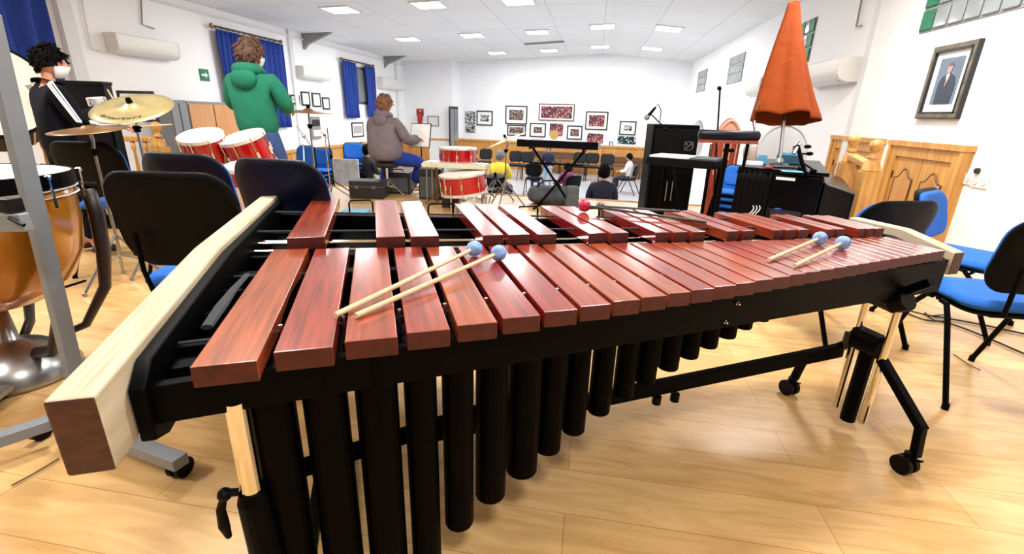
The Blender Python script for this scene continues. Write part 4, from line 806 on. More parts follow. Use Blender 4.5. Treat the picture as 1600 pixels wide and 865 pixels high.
# ================================================================== BACK LEFT GROUP
def cymbal(c, r, nrm, mt, lab, stand=None, writing=False, bow=.12, base=0., nm='cymbal', tripod=True):
    """cymbal on its own stand; c centre, nrm normal"""
    nrm = Vector(nrm).normalized(); q = Vector((0,0,1)).rotation_difference(nrm).to_matrix(); t = thing('cymbal', lab, 'cymbal', (c.x, c.y, c.z))
    mm = MB(); pr = [(.004, r*.16), (r*.08, r*.155), (r*.17, r*.11), (r*.22, r*.07), (r*.5, r*.045), (r*.8, r*.018), (r, 0), (r, -.002), (r*.8, r*.018-.003), (r*.5, r*.045-.003), (r*.22, r*.07-.003), (r*.17, r*.11-.003), (.004, r*.16-.004)]
    mm.lathe(pr, c, 48, q); mm.build('plate', mt, t, world=True, smooth=True)
    mm = MB(); mm.lathe([(.001, .03), (.014, .03), (.018, .015), (.018, 0)], c+nrm*r*.16, 12, q); mm.build('wing_nut', 'black', t, world=True)
    if writing:
        mm = MB(); R2 = r*.72; z2 = r*.03
        for k in range(9):
            a = math.radians(248+k*9.5); tt = Vector((-math.sin(a), math.cos(a), 0)); rr_ = Vector((math.cos(a), math.sin(a), 0)); h_ = .028 if k in (0, 5, 8) else .018
            b0 = rr_*R2+Vector((0, 0, z2))
            for (u0, v0, u1, v1) in (((-.008, -.5, -.006, .5), (-.006, .5, .008, .1), (.008, .1, .004, -.5)) if k % 3 == 0 else ((-.008, .3, 0, .5), (0, .5, .002, -.5), (.002, -.5, .010, -.3)) if k % 3 == 1 else ((-.008, -.5, .0, .5), (0, .5, .008, -.5), (-.004, 0, .005, 0))):
                mm.tube([c+q@(b0+tt*u0*1.3+rr_*v0*h_), c+q@(b0+tt*u1*1.3+rr_*v1*h_)], .0022, 5)
        mm.build('lettering', 'ink', t, world=True)
    if stand:
        s_ = thing('cymbal_stand', stand, 'stand', (c.x, c.y, base)); top = c-nrm*.01
        mm = MB(); mm.tube([top+nrm*.03, top-nrm*.05, Vector((c.x, c.y, c.z-.12)), Vector((c.x, c.y, base+.2))], .009, 10); mm.lathe([(.02, -.02), (.02, .02)], (c.x, c.y, (c.z+base)/2), 10); mm.build('pole', 'steel', s_, world=True)
        mm = MB(); mm.tube([Vector((c.x-.03, c.y, c.z-.12)), Vector((c.x+.035, c.y, c.z-.12))], .007, 6); mm.lathe([(.02, -.02), (.02, .02)], (c.x, c.y, c.z-.13), 10); mm.build('tilter', 'black', s_, world=True)
        for k in range(3):
            a = 2*PI*k/3+.4; mm = MB(); mm.tube([Vector((c.x, c.y, base+.34)), Vector((c.x+.26*math.cos(a), c.y+.26*math.sin(a), base+.015))], .009, 8); mm.tube([Vector((c.x, c.y, base+.2)), Vector((c.x+.14*math.cos(a), c.y+.14*math.sin(a), base+.16))], .006, 6); mm.ball(Vector((c.x+.26*math.cos(a), c.y+.26*math.sin(a), base+.014)), .014, 8); mm.build('leg', 'steel', s_, world=True)
    return t
c = at(207, 169, 3.1); cymbal(c, .238, (.12, -.42, 1), 'brass', 'large golden crash cymbal in front of the striped-sleeve drummer', 'thin stand carrying the golden crash cymbal', True)
c = at(139, 203, 2.85); cymbal(c, .20, (-.02, -.13, 1), 'bronze', 'pair-thin hi-hat cymbal below the drummer elbow at left', 'stand carrying the left hi-hat cymbal')
c = at(482, 175, 4.5); cymbal(c, .232, (.05, -.02, 1), 'bronze', 'brown ride cymbal seen edge-on right of the green hoodie', 'tall stand carrying the brown ride cymbal')
c = at(791, 219, 5.9); cymbal(c, .26, (-.42, -.06, 1), 'brass', 'pale tilted cymbal left of the keyboard', 'slim tripod stand carrying the pale tilted cymbal')
c = at(774, 275, 6.4); cymbal(c, .13, (0, -.2, 1), 'black', 'small black practice cymbal in front of yellow top', 'short stand under the small black cymbal')
def stickob(a, b, lab): mm = MB(); mm.tube([a, a.lerp(b, .85), b], [.007, .006, .004], 8); return tag(mm.build('drumstick', 'stick'), lab, 'drumstick')
hR = WM[b1.name] @ (Vector((.30,.36,1.07))*.905); hL = WM[b1.name] @ (Vector((.05,.41,1.20))*.905)
stickob(hL+Vector((.06,.03,-.10)), hL+Vector((.0,-.02,.16)), 'drumstick held upright in left hand of the tracksuit drummer')
stickob(hR+Vector((-.02,0,.0)), hR+Vector((.26,.16,.03)), 'drumstick held level in right hand of the tracksuit drummer')
def drum(c, r, h, nrm, lab, nm='tom_drum', shell='redshell', lugs=8, headm='head', cat='drum', base=None):
    nrm = Vector(nrm).normalized(); q = Vector((0,0,1)).rotation_difference(nrm).to_matrix(); t = thing(nm, lab, cat, (c.x, c.y, c.z-h))
    mm = MB(); mm.lathe([(.001, .002), (r*.97, .002), (r, -.004)], c, 40, q); mm.build('drum_head', headm, t, world=True)
    mm = MB(); mm.lathe([(r*.99, .008), (r*1.035, .008), (r*1.035, -.016), (r*.99, -.016)], c, 40, q); mm.build('hoop', 'hoop', t, world=True)
    mm = MB(); mm.lathe([(r*.99, .0), (r*1.04, .0), (r*1.04, -.03), (r*.99, -.03)], c-nrm*(h-.03), 40, q); mm.build('hoop', 'hoop', t, world=True)
    mm = MB(); mm.lathe([(r*.985, -.01), (r*.985, -h+.01)], c, 40, q); mm.build('shell', shell, t, world=True, smooth=False)
    for k in range(lugs):
        a = 2*PI*k/lugs+.2; e = lambda rr, z: c+q@Vector((math.cos(a)*rr, math.sin(a)*rr, z)); mm = MB(); mm.tube([e(r*1.03, .01), e(r*1.03, -h)], .0045, 6); mm.tube([e(r*1.0, -h*.38), e(r*1.0, -h*.62)], .013, 8); mm.build('lug', 'chrome', t, world=True)
    if base is not None:
        for k in range(3):
            a = 2*PI*k/3+.3; p_ = Vector((c.x+math.cos(a)*r*1.02, c.y+math.sin(a)*r*1.02, 0)); mm = MB(); mm.tube([Vector((p_.x, p_.y, c.z-h*.5)), Vector((p_.x, p_.y, base))], .008, 8); mm.build('leg', 'chrome', t, world=True)
    return t
c = at(313, 212, 3.55); drum(c, .155, .22, (.05, -.34, 1), 'red tom drum left of the pair below the green hoodie', base=0)
c = at(378, 214, 3.6); drum(c, .163, .26, (-.13, -.34, 1), 'larger red tom drum right of the pair below the green hoodie', base=0)
c = at(388, 258, 3.2); drum(c, .15, .14, (0, -.18, 1), 'white-topped snare drum just above the dark chair backs', base=0)
c = at(716, 231, 6.1); drum(c, .24, .20, (0, 0, 1), 'upper red tom on the drum kit right of the music sheet', base=0)
c = at(722, 271, 5.7); drum(c, .275, .24, (-.10, -.06, 1), 'lower red snare drum, tilted, in front of drum kit', base=0)
# keyboard percussion (cream) between the two red drums
c = at(713, 258, 5.95); t = thing('bell_keyboard', 'low cream-coloured bar instrument between the two red kit drums', 'instrument', (c.x, c.y, 0))
mm = MB(); mm.box((0, 0, c.z), (.82, .3, .05)); mm.build('frame', 'cream', t, bevel=.006)
for k in range(14): mm = MB(); mm.box((-.37+k*.057, 0, c.z+.03), (.05, .25-.006*k, .012)); mm.build('tone_bar', 'hoop', t)
for s in (-1, 1): mm = MB(); mm.tube([(s*.36, -.1, c.z-.02), (s*.36, -.1, 0)], .012, 8); mm.tube([(s*.36, .1, c.z-.02), (s*.36, .1, 0)], .012, 8); mm.build('leg', 'steel', t)
# wooden post (stick stand) in front of the kit
a, b = at(683, 253, 5.4), onZ(683, 316, 0); t = thing('stand_post', 'brown upright pole standing beside the lower red drum', 'stand', (b.x, b.y, 0)); bb = Vector((b.x, b.y, 0)); aa = at(683, 253, (b-CAM).dot(FWD))
mm = MB(); mm.tube([bb, Vector((b.x, b.y, aa.z))], .017, 10); mm.lathe([(.03, -.05), (.035, 0), (.03, .03)], (b.x, b.y, aa.z), 12); mm.build('pole', 'bronze', t, world=True)
for k in range(3): a_ = 2*PI*k/3; mm = MB(); mm.tube([bb+Vector((0,0,.12)), bb+Vector((.2*math.cos(a_), .2*math.sin(a_), .012))], .009, 6); mm.build('foot', 'bronze', t, world=True)
# white sheet on a music stand
c = at(657, 209, 6.7); t = thing('music_stand', 'music stand holding a large white sheet before the grey coat', 'music stand', (c.x, c.y, 0))
R_ = Matrix.Rotation(math.radians(-18), 3, 'X'); mm = MB(); mm.box((0, 0, c.z-.02), (.30, .006, .34), R_); mm.build('desk', 'black', t)
mm = MB(); mm.tube([(0, .01, c.z-.1), (0, .01, .2)], .009, 8); mm.build('pole', 'black', t)
for k in range(3): a_ = 2*PI*k/3; mm = MB(); mm.tube([(0, .01, .26), (.24*math.cos(a_), .24*math.sin(a_), .01)], .007, 6); mm.build('leg', 'black', t)
mm = MB(); mm.box((c.x, c.y-.013, c.z-.02), (.28, .003, .32), R_); tag(mm.build('sheet', 'paper'), 'large white paper sheet on the music stand', 'paper')
# kit junk: pedal, small amps, cases
def boxob(nm, lab, cat, px0, py0, px1, py1, k, depth, mt, z0=None, bev=.01, yaw=0, parts=None, group=None):
    """upright box whose front face spans the pixel rectangle at lens distance k"""
    a, b = at(px0, py1, k), at(px1, py1, k); tt = at((px0+px1)/2, py0, k); w = (b-a).length; zb = (a.z+b.z)/2 if z0 is None else z0; h = tt.z-zb; c = (a+b)/2
    t = thing(nm, lab, cat, (c.x, c.y, zb), math.atan2(b.y-a.y, b.x-a.x)+yaw, group); mm = MB(); mm.b2((-w/2, 0, 0), (w/2, depth, h)); mm.build('body', mt, t, bevel=bev)
    if parts: parts(t, w, h, depth)
    return t
def case_parts(t, w, h, d):
    mm = MB(); mm.b2((-w*.5-.004, -.004, h*.66), (w*.5+.004, d+.004, h*.70)); mm.build('lid_rim', 'steel', t)
    for s in (-.25, .25): mm = MB(); mm.b2((w*s-.025, -.012, h*.58), (w*s+.025, 0, h*.76)); mm.build('latch', 'steel', t)
boxob('instrument_case', 'long black case on the floor left of the drum stool', 'case', 546, 282, 598, 306, 6.4, .3, 'darkcase', 0., parts=case_parts)
def amp_parts(t, w, h, d):
    mm = MB(); mm.b2((-w*.44, -.006, h*.08), (w*.44, 0, h*.75)); mm.build('grille', 'speck' if False else 'bag', t)
    mm = MB(); mm.b2((-w*.44, -.01, h*.8), (w*.44, 0, h*.95)); mm.build('control_panel', 'frameblk', t)
    mm = MB(); mm.tube([(-w*.2, d/2, h), (-w*.18, d/2, h+.03), (w*.18, d/2, h+.03), (w*.2, d/2, h)], .008, 6); mm.build('handle', 'black', t)
boxob('amplifier', 'dark amplifier box behind the seated drummer legs', 'amplifier', 600, 268, 640, 306, 6.9, .3, 'darkcase', 0., parts=amp_parts)
boxob('amplifier', 'taller dark amplifier behind the brown upright pole', 'amplifier', 655, 262, 690, 310, 6.5, .3, 'darkcase', 0., parts=amp_parts)
boxob('instrument_case', 'low black case beneath the lower red drum', 'case', 690, 298, 716, 314, 5.95, .25, 'darkcase', 0., parts=case_parts)
c = onZ(726, 311, 0); t = thing('bass_pedal', 'chromed drum pedal with white beater on floor under the red drum', 'pedal', (c.x, c.y, 0))
mm = MB(); mm.box((0, 0, .02), (.1, .3, .015)); mm.build('footboard', 'chrome', t)
for s in (-1, 1): mm = MB(); mm.tube([(s*.07, .12, 0), (s*.07, .12, .22)], .008, 8); mm.build('post', 'chrome', t)
mm = MB(); mm.tube([(-.07, .12, .22), (.07, .12, .22)], .007, 8); mm.tube([(0, .12, .22), (.03, .02, .3)], .004, 6); mm.ball((.03, .02, .3), .03, 10); mm.build('beater', 'head', t)
c = onZ(752, 309, 0); t = thing('drum_pedal', 'small hi-hat pedal with crossed legs beside the chromed drum pedal', 'pedal', (c.x, c.y, 0))
for k in range(5): a_ = k*1.3; mm = MB(); mm.tube([(0, 0, .2), (.2*math.cos(a_), .2*math.sin(a_), .015)], .009, 6); mm.build('leg', 'hoop' if k % 2 else 'black', t)
mm = MB(); mm.box((0, -.06, .03), (.09, .25, .012)); mm.build('footboard', 'hoop', t); mm = MB(); mm.tube([(0, 0, .18), (0, 0, .5)], .008, 8); mm.build('pole', 'hoop', t)
# upright black cabinet behind the tracksuit boy
def cab_parts(t, w, h, d):
    mm = MB(); mm.b2((-w*.5-.01, -.02, h-.03), (w*.5+.01, d, h)); mm.build('lid', 'blackg', t, bevel=.006)
    mm = MB(); mm.b2((-w*.47, -.012, h*.5), (w*.47, 0, h*.88)); mm.build('front_panel', 'blackg', t, bevel=.004)
    mm = MB(); mm.b2((-w*.47, -.02, .05), (w*.47, 0, h*.42)); mm.build('lower_panel', 'black', t, bevel=.004)
boxob('upright_cabinet', 'glossy black upright cabinet behind the tracksuit drummer', 'cabinet', 84, 128, 186, 240, 4.3, .1, 'blackg', 0., parts=cab_parts)
# light stool / small drum heads near drummer's hand
c = at(150, 154, 3.7); drum(c, .06, .05, (0, -.15, 1), 'tiny white-topped drum beyond the drummer hand', 'small_drum', 'hoop', 4, 'head')
# framed poster leaning behind the cymbal
def picture(nm, lab, px0, py0, px1, py1, plane, mats, fr=.03, t_=.025, mt=.16, grp='framed pictures on the walls', cat='picture'):
    """plane: ('X',x) or ('B',) or ('L',) with outward normal toward the room"""
    if plane[0] == 'X':
        a, b = onX(px0, (py0+py1)/2, plane[1]), onX(px1, (py0+py1)/2, plane[1]); zt_, zb_ = onX((px0+px1)/2, py0, plane[1]).z, onX((px0+px1)/2, py1, plane[1]).z; nn = Vector((1 if plane[1] < 0 else -1, 0, 0))
    elif plane[0] == 'B': a, b = onB(px0, (py0+py1)/2), onB(px1, (py0+py1)/2); zt_, zb_ = onB((px0+px1)/2, py0).z, onB((px0+px1)/2, py1).z; nn = bn
    elif plane[0] == 'Y': a, b = onY(px0, (py0+py1)/2, plane[1]), onY(px1, (py0+py1)/2, plane[1]); zt_, zb_ = onY((px0+px1)/2, py0, plane[1]).z, onY((px0+px1)/2, py1, plane[1]).z; nn = Vector((0,-1,0))
    a.z = b.z = 0; xd = (b-a).normalized(); w = (b-a).length; h = zt_-zb_; c = (a+b)/2+nn*.006
    t = thing(nm, lab, cat, (c.x, c.y, zb_), math.atan2(xd.y, xd.x), grp)       # local x along the wall, -y or +y outward
    sg = -1 if (Matrix.Rotation(math.atan2(xd.y, xd.x), 3, 'Z') @ Vector((0,-1,0))).dot(nn) > 0 else 1
    fm, mm_, ph = mats; f = fr
    if fm:
        mm = MB()
        for lo, hi in (((-w/2, 0, 0), (w/2, sg*t_, f)), ((-w/2, 0, h-f), (w/2, sg*t_, h)), ((-w/2, 0, f), (-w/2+f, sg*t_, h-f)), ((w/2-f, 0, f), (w/2, sg*t_, h-f))): mm.b2(lo, hi)
        mm.build('frame', fm, t)
    else: f = 0
    if mm_: mm = MB(); mm.b2((-w/2+f, 0, f), (w/2-f, sg*t_*.5, h-f)); mm.build('mount', mm_, t)
    if ph:
        g = mt*min(w, h) if mm_ else 0; mm = MB(); mm.b2((-w/2+f+g, 0, f+g), (w/2-f-g, sg*(t_*.5+.003), h-f-g)); mm.build('photo', ph, t)
    return t, w, h, sg
picture('framed_poster', 'dark-framed white poster leaning behind the golden cymbal', 190, 142, 246, 190, ('Y', 5.2), ('frameblk', 'mount', 'photo_bw'), .03, mt=.25, grp=None)
# balustrade at the left of stage
def newel(x, y, h, w=.1, lab=None, z=0.):
    pass
def balustrade(name, lab, posts, rails, bal, mt='pine'):
    """posts: (x,y,w,top z)"""
    t = thing(name, lab, 'railing', (posts[0][0], posts[0][1], 0))
    for (x, y, w, zt_) in posts:
        mm = MB(); zb = zt_-w*1.15
        mm.b2((x-w/2, y-w/2, 0), (x+w/2, y+w/2, zb-w*.9)); mm.prism([(x-w/2, y-w/2, zb-w*.9), (x+w/2, y-w/2, zb-w*.9), (x+w*.32, y-w/2+w*.18, zb-w*.25), (x-w*.32, y-w/2+w*.18, zb-w*.25)], (0, w*.64, 0)); mm.build('newel_post', mt, t, world=True, bevel=w*.06)
        mm = MB(); mm.lathe([(w*.30, -w*.75), (w*.34, -w*.62), (w*.18, -w*.5), (w*.20, -w*.32), (w*.34, -w*.14), (w*.40, w*.08), (w*.35, w*.30), (w*.18, w*.44), (.001, w*.48)], (x, y, zb+w*.6), 24); mm.build('ball_finial', mt, t, world=True, smooth=True)
    for a, b, w, h in rails: mm = MB(); mm.beam(a, b, w, h); mm.build('handrail', mt, t, world=True, bevel=.008)
    for (x, y, z0, z1) in bal:
        L_ = z1-z0; mm = MB(); mm.lathe([(.022, 0), (.022, L_*.12), (.014, L_*.16), (.024, L_*.3), (.018, L_*.6), (.012, L_*.82), (.022, L_*.88), (.022, L_)], (x, y, z0), 12); mm.build('baluster', mt, t, world=True, smooth=True)
    return t
pk = at(243, 196, 4.9); pb = at(-30, 222, 4.9)
y0 = pk.y; z1 = pk.z+.05
balustrade('balustrade', 'orange pine railing with ball-topped post behind cymbal stands at left', [(pk.x, y0, .13, z1)], [((pb.x, pb.y, pk.z-.14), (pk.x, y0, pk.z-.14), .07, .05), ((pb.x, pb.y, .1), (pk.x, y0, .1), .06, .05)],
  [(pk.x+(pb.x-pk.x)*f, y0+(pb.y-y0)*f, .12, pk.z-.16) for f in (.08, .15, .22, .29, .36, .5, .58, .66, .74, .8, .86)])
# cabinets along the left wall
def wallcab(px0, px1, pyt, lab, body, doorm, depth=.35, x=-7.3, hz=None):
    a, b = onX(px0, pyt, x), onX(px1, pyt+4, x); z1 = (a.z+b.z)/2; t = thing('cabinet', lab, 'cabinet', (x, a.y, 0)); L_ = b.y-a.y
    mm = MB(); mm.b2((-depth, 0, 0), (0, L_, z1)); mm.build('body', body, t, bevel=.005)
    for k in range(2): mm = MB(); mm.b2((0, L_*(k*.5)+.015, .06), (.022, L_*(k*.5+.5)-.015, z1-.05)); o = mm.build('door', doorm, t, bevel=.004); hm = MB(); hm.b2((.022, L_*.5+(.04 if k else -.055), z1*.45), (.035, L_*.5+(.055 if k else -.04), z1*.58)); WM[o.name] = WM[t.name].copy(); hm.build('handle', 'steel', o)
    return t
wallcab(262, 290, 154, 'plain grey cabinet left of the orange-doored cabinet', 'cabgrey', 'cabgrey'); wallcab(291, 366, 157, 'grey cabinet with two orange doors behind the tom drums', 'cabgrey', 'cabor')
# blue chairs in the far left corner
ORD = ['lowest', 'second lowest', 'third lowest', 'middle', 'third highest', 'second highest', 'topmost']
def stack(px, k, n, ang, where, grp, pitch=.085):
    p = at(px, 250, k)
    for i in range(n):
        nm_ = ORD[i] if i < 3 else ORD[7-(n-i)]
        dup(ch0, (p.x, p.y, HF+i*pitch), math.radians(ang), nm_+' '+where, grp)
stack(466, 9.3, 7, 170, 'blue chair in the left stack beyond the ride cymbal', 'left stack of blue chairs'); stack(497, 9.9, 6, 190, 'blue chair in the right stack beyond the ride cymbal', 'right stack of blue chairs'); stack(553, 10.6, 7, 205, 'blue chair in the stack beside the seated person in dark top', 'far stack of blue chairs')
p = at(545, 262, 10.0); darken(dup(ch0, (p.x, p.y, HF), math.radians(-30), 'small black chair standing left of the long black case', 'chairs on the lower hall floor'))
# speckled panel
boxob('screen_panel', 'pale speckled panel standing in front of orange wainscot at left', 'panel', 521, 247, 562, 290, 9.6, .05, 'speck', HF)
# mic stands left
def micstand(base, top, lab, boom=None, mic=False, mt='black', r=.007):
    t = thing('microphone_stand', lab, 'microphone stand', (base.x, base.y, base.z)); mm = MB(); mm.tube([Vector((base.x, base.y, base.z+.12)), top], r, 8); mm.lathe([(.014, -.03), (.014, .03)], Vector((base.x, base.y, 0)).lerp(top, .0)*0+Vector(((base.x+top.x)/2, (base.y+top.y)/2, (base.z+.12+top.z)/2)), 10); mm.build('pole', mt, t, world=True)
    for k in range(3): a_ = 2*PI*k/3+.2; mm = MB(); mm.tube([Vector((base.x, base.y, base.z+.2)), Vector((base.x+.28*math.cos(a_), base.y+.28*math.sin(a_), base.z+.012))], r, 6); mm.ball(Vector((base.x+.28*math.cos(a_), base.y+.28*math.sin(a_), base.z+.012)), .012, 6); mm.build('leg', mt, t, world=True)
    if boom: mm = MB(); mm.tube(boom, r*.9, 8); mm.build('boom', mt, t, world=True); mm = MB(); mm.ball(boom[0].lerp(boom[-1], .5), .022, 8); mm.build('joint', mt, t, world=True)
    return t
b = onZ(524, 305, 0); micstand(b, at(511, 200, (b-CAM).dot(FWD)), 'dark thin stand pole leaning beyond the navy chair', mt='black')
b = onZ(518, 310, 0); k_ = (b-CAM).dot(FWD); micstand(b, at(508, 214, k_), 'second thin stand with short angled arm beyond the navy chair', [at(502, 206, k_), at(512, 216, k_)], mt='bronze')
b = at(478, 330, 5.0); b.z = 0; micstand(b, at(474, 225, 5.0), 'folding stand with crossed arms above the blue chairs', [at(464, 197, 5.0), at(486, 228, 5.0)], mt='steel')
# electrical panel
p0 = onX(482, 182, XL); p1 = onX(500, 216, XL); t = thing('switch_panel', 'grey electrical panel on left wall above the blue chairs', 'panel', (XL, p0.y, p1.z)); w = p1.y-p0.y; h = p0.z-p1.z
mm = MB(); mm.b2((0, 0, 0), (.06, w, h)); mm.build('box', 'greyp', t, bevel=.006)
for k in range(2): mm = MB(); mm.b2((.06, .12*w, h*(.12+.46*k)), (.075, .88*w, h*(.40+.46*k))); mm.build('switch_row', 'frameblk' if k else 'duct', t)
# ================================================================== LEFT WALL: AC, curtains, pictures, sign
def ac(lab, wall, y0, y1, z0, z1, dep=.22):
    sg = 1 if wall == 'L' else -1; X0 = XL+.012 if wall == 'L' else XR-.012; w = y1-y0; h = z1-z0
    t = thing('air_conditioner', lab, 'air conditioner', (X0, (y0+y1)/2, z0), 0, 'wall air conditioners')
    pr = [(0, 0), (dep*.5, 0), (dep*.85, h*.12), (dep*.98, h*.3), (dep, h*.5), (dep*.98, h*.93), (dep*.9, h), (0, h)]
    mm = MB(); mm.prism([(sg*x, -w/2+.02, z) for x, z in pr], (0, w-.04, 0)); mm.build('body', 'acwhite', t, bevel=.008)
    for s in (-1, 1): mm = MB(); mm.prism([(sg*x*1.01, s*w/2, z) for x, z in pr], (0, -s*.025, 0)); mm.build('end_cap', 'acside', t, bevel=.004)
    mm = MB(); mm.prism([(sg*dep*.56, -w*.42, -.006), (sg*dep*.82, -w*.42, h*.12), (sg*dep*.84, -w*.42, h*.10), (sg*dep*.58, -w*.42, -.012)], (0, w*.84, 0)); mm.build('louver', 'duct', t)
    mm = MB(); mm.b2((sg*dep*.95, -w*.44, h*.58), (sg*(dep*.985), w*.44, h*.60)); mm.build('seam', 'greyp', t); return t
def acpx(lab, wall, pa, pb):
    X0 = XL if wall == 'L' else XR; a, b = onX(*pa, X0), onX(*pb, X0); return a, b
a, b = onX(160, 50, XL), onX(266, 91, XL); a2 = onX(167, 82, XL); ac('large white air conditioner on left wall above the cymbals', 'L', a.y, b.y, a2.z, a.z)
a, b = onX(461, 104, XL), onX(506, 127, XL); ac('white air conditioner on left wall between the two blue-curtained windows', 'L', a.y, b.y, b.z, a.z+.03)
a, b = onX(592, 122, XL), onX(625, 142, XL); ac('small white air conditioner at far end of left wall', 'L', a.y-.2, min(b.y, AL.y-.35), b.z, a.z+.03)
a, b = onX(1353, 88, XR), onX(1282, 100, XR); a2 = onX(1350, 127, XR); ac('large white air conditioner on right wall beside the orange parasol', 'R', a.y, b.y, a2.z, a.z, .26)
a, b = onX(1212, 120, XR), onX(1187, 130, XR); a2 = onX(1200, 150, XR); ac('small white air conditioner on right wall left of the orange parasol', 'R', a.y, b.y, a2.z, a.z, .24)
def curtain(lab, y0, y1, z0, z1, nf, x=XL+.12, amp=.05, flare=1.0):
    mm = MB(); ym = (y0+y1)/2
    def fn(u, v):
        w = (u-.5)*(y1-y0)*(1+(flare-1)*(1-v)); return Vector((x+amp*math.sin(u*nf*2*PI+.6*math.sin(v*3))*(.6+.4*(1-v))+.01*math.sin(u*31), ym+w+.02*math.sin(v*5+u*9), z0+(z1-z0)*v))
    mm.grid(fn, nf*12, 10); o = mm.build('curtain', 'curtain', smooth=True, solid=.004, recalc=False); return tag(o, lab, 'curtain', 'blue curtains')
def rod(lab, y0, y1, z, x=XL+.12):
    t = thing('curtain_rod', lab, 'curtain rod', (x, (y0+y1)/2, z)); mm = MB(); mm.tube([(0, (y0-y1)/2, 0), (0, (y1-y0)/2, 0)], .02, 10); mm.build('pole', 'brown', t)
    for s in (-1, 1): mm = MB(); mm.ball((0, s*(y1-y0)/2, 0), .045, 10); mm.build('finial', 'bronze', t); mm = MB(); mm.tube([(0, s*(y1-y0)*.45, 0), (-.11, s*(y1-y0)*.45, 0)], .014, 6); mm.build('bracket', 'bronze', t)
    n = max(6, int((y1-y0)/.16)); mm = MB()
    for k in range(n): yy = (y0-y1)/2*.92+(y1-y0)*.92*k/(n-1); mm.lathe([(.026, -.004), (.026, .004)], (0, yy, -.004), 10, Matrix.Rotation(PI/2, 3, 'X'))
    mm.build('rings', 'frameblk', t)
def lwin(n, y0, y1, z0, z1):
    t = thing('window_%d' % n, None, None, (XL, (y0+y1)/2, z0), 0, kind='structure'); w = y1-y0; h = z1-z0; mm = MB()
    for lo, hi in (((0, -w/2, 0), (.05, w/2, .07)), ((0, -w/2, h-.07), (.05, w/2, h)), ((0, -w/2, 0), (.05, -w/2+.07, h)), ((0, w/2-.07, 0), (.05, w/2, h)), ((0, -.03, 0), (.05, .03, h))): mm.b2(lo, hi)
    mm.build('frame', 'steel', t); mm = MB(); mm.b2((0, -w/2, 0), (.015, w/2, h)); mm.build('pane', 'pane', t)
a, b = onX(322, 41, XL), onX(432, 68, XL); c0 = onX(446, 192, XL); rod('brown curtain rod above the green hoodie', a.y, b.y, (a.z+b.z)/2+.03)
zb_ = c0.z; zt_ = (a.z+b.z)/2; lwin(5, a.y+.3, b.y-.2, zb_+.1, zt_-.12)
L1 = onX(336, 60, XL).y; L2 = onX(378, 60, XL).y; L3 = onX(405, 90, XL).y; L4 = onX(437, 100, XL).y
curtain('blue curtain panel left of the green hoodie head', a.y+.1, L2, zb_-.1, zt_-.02, 7); curtain('blue curtain panel right of the green hoodie head', L3-.2, b.y+.05, zb_-.1, zt_-.02, 5)
a, b = onX(527, 93, XL), onX(578, 103, XL); c0 = onX(556, 184, XL); rod('brown curtain rod of the farther window', a.y, b.y, (a.z+b.z)/2+.02); zt_ = (a.z+b.z)/2; zb_ = c0.z
lwin(6, a.y+.4, b.y-.3, onX(560, 162, XL).z, zt_-.1)
curtain('left blue curtain of the farther window', a.y+.05, onX(553, 140, XL).y, zb_, zt_-.02, 5, amp=.07); curtain('narrow right blue curtain of the farther window', onX(567, 140, XL).y, onX(582, 140, XL).y, zb_+.02, zt_-.02, 3, amp=.06)
y1_ = onX(80, 88, XL).y; curtain('large blue curtain in the top left corner of photo', y1_-3.2, y1_, onX(40, 110, XL).z-.8, onX(60, 0, XL).z+.25, 10, amp=.09); rod('brown rod carrying the large blue curtain at top left', y1_-3.3, y1_+.1, onX(60, 0, XL).z+.27)
lwin(7, y1_-3, y1_-.3, .9, onX(60, 0, XL).z+.1)
# exit sign: green board with a white arrow
a, b = onX(310, 107, XL), onX(327, 127, XL); t = thing('exit_sign', 'green emergency sign with white arrow on the left wall', 'sign', (XL, (a.y+b.y)/2, (a.z+b.z)/2)); w = (b.y-a.y)/2; h = (a.z-b.z)/2
mm = MB(); mm.b2((0, -w, -h), (.02, w, h)); mm.build('board', 'green', t)
mm = MB(); mm.prism([(.02, -w*.75, -h*.16), (.02, w*.1, -h*.16), (.02, w*.1, -h*.5), (.02, w*.75, 0), (.02, w*.1, h*.5), (.02, w*.1, h*.16), (.02, -w*.75, h*.16)], (.004, 0, 0)); mm.build('arrow', 'signwhite', t)
LW_ = [((453, 148, 467, 163), 'smallest, leftmost of four little frames on left wall', 'photo_sky'), ((470, 143, 483, 165), 'second of four little frames on left wall, tall', 'doc'), ((487, 145, 500, 167), 'third of four little frames on left wall, tall', 'doc'), ((503, 152, 514, 171), 'rightmost of four little frames on left wall', 'doc'), ((549, 191, 567, 214), 'dark-framed picture low on left wall behind seated person', 'photo_sky')]
for (r4, lab, ph) in LW_: picture('framed_picture', lab, *r4, ('X', XL), ('frameblk', 'mount', ph), .04)
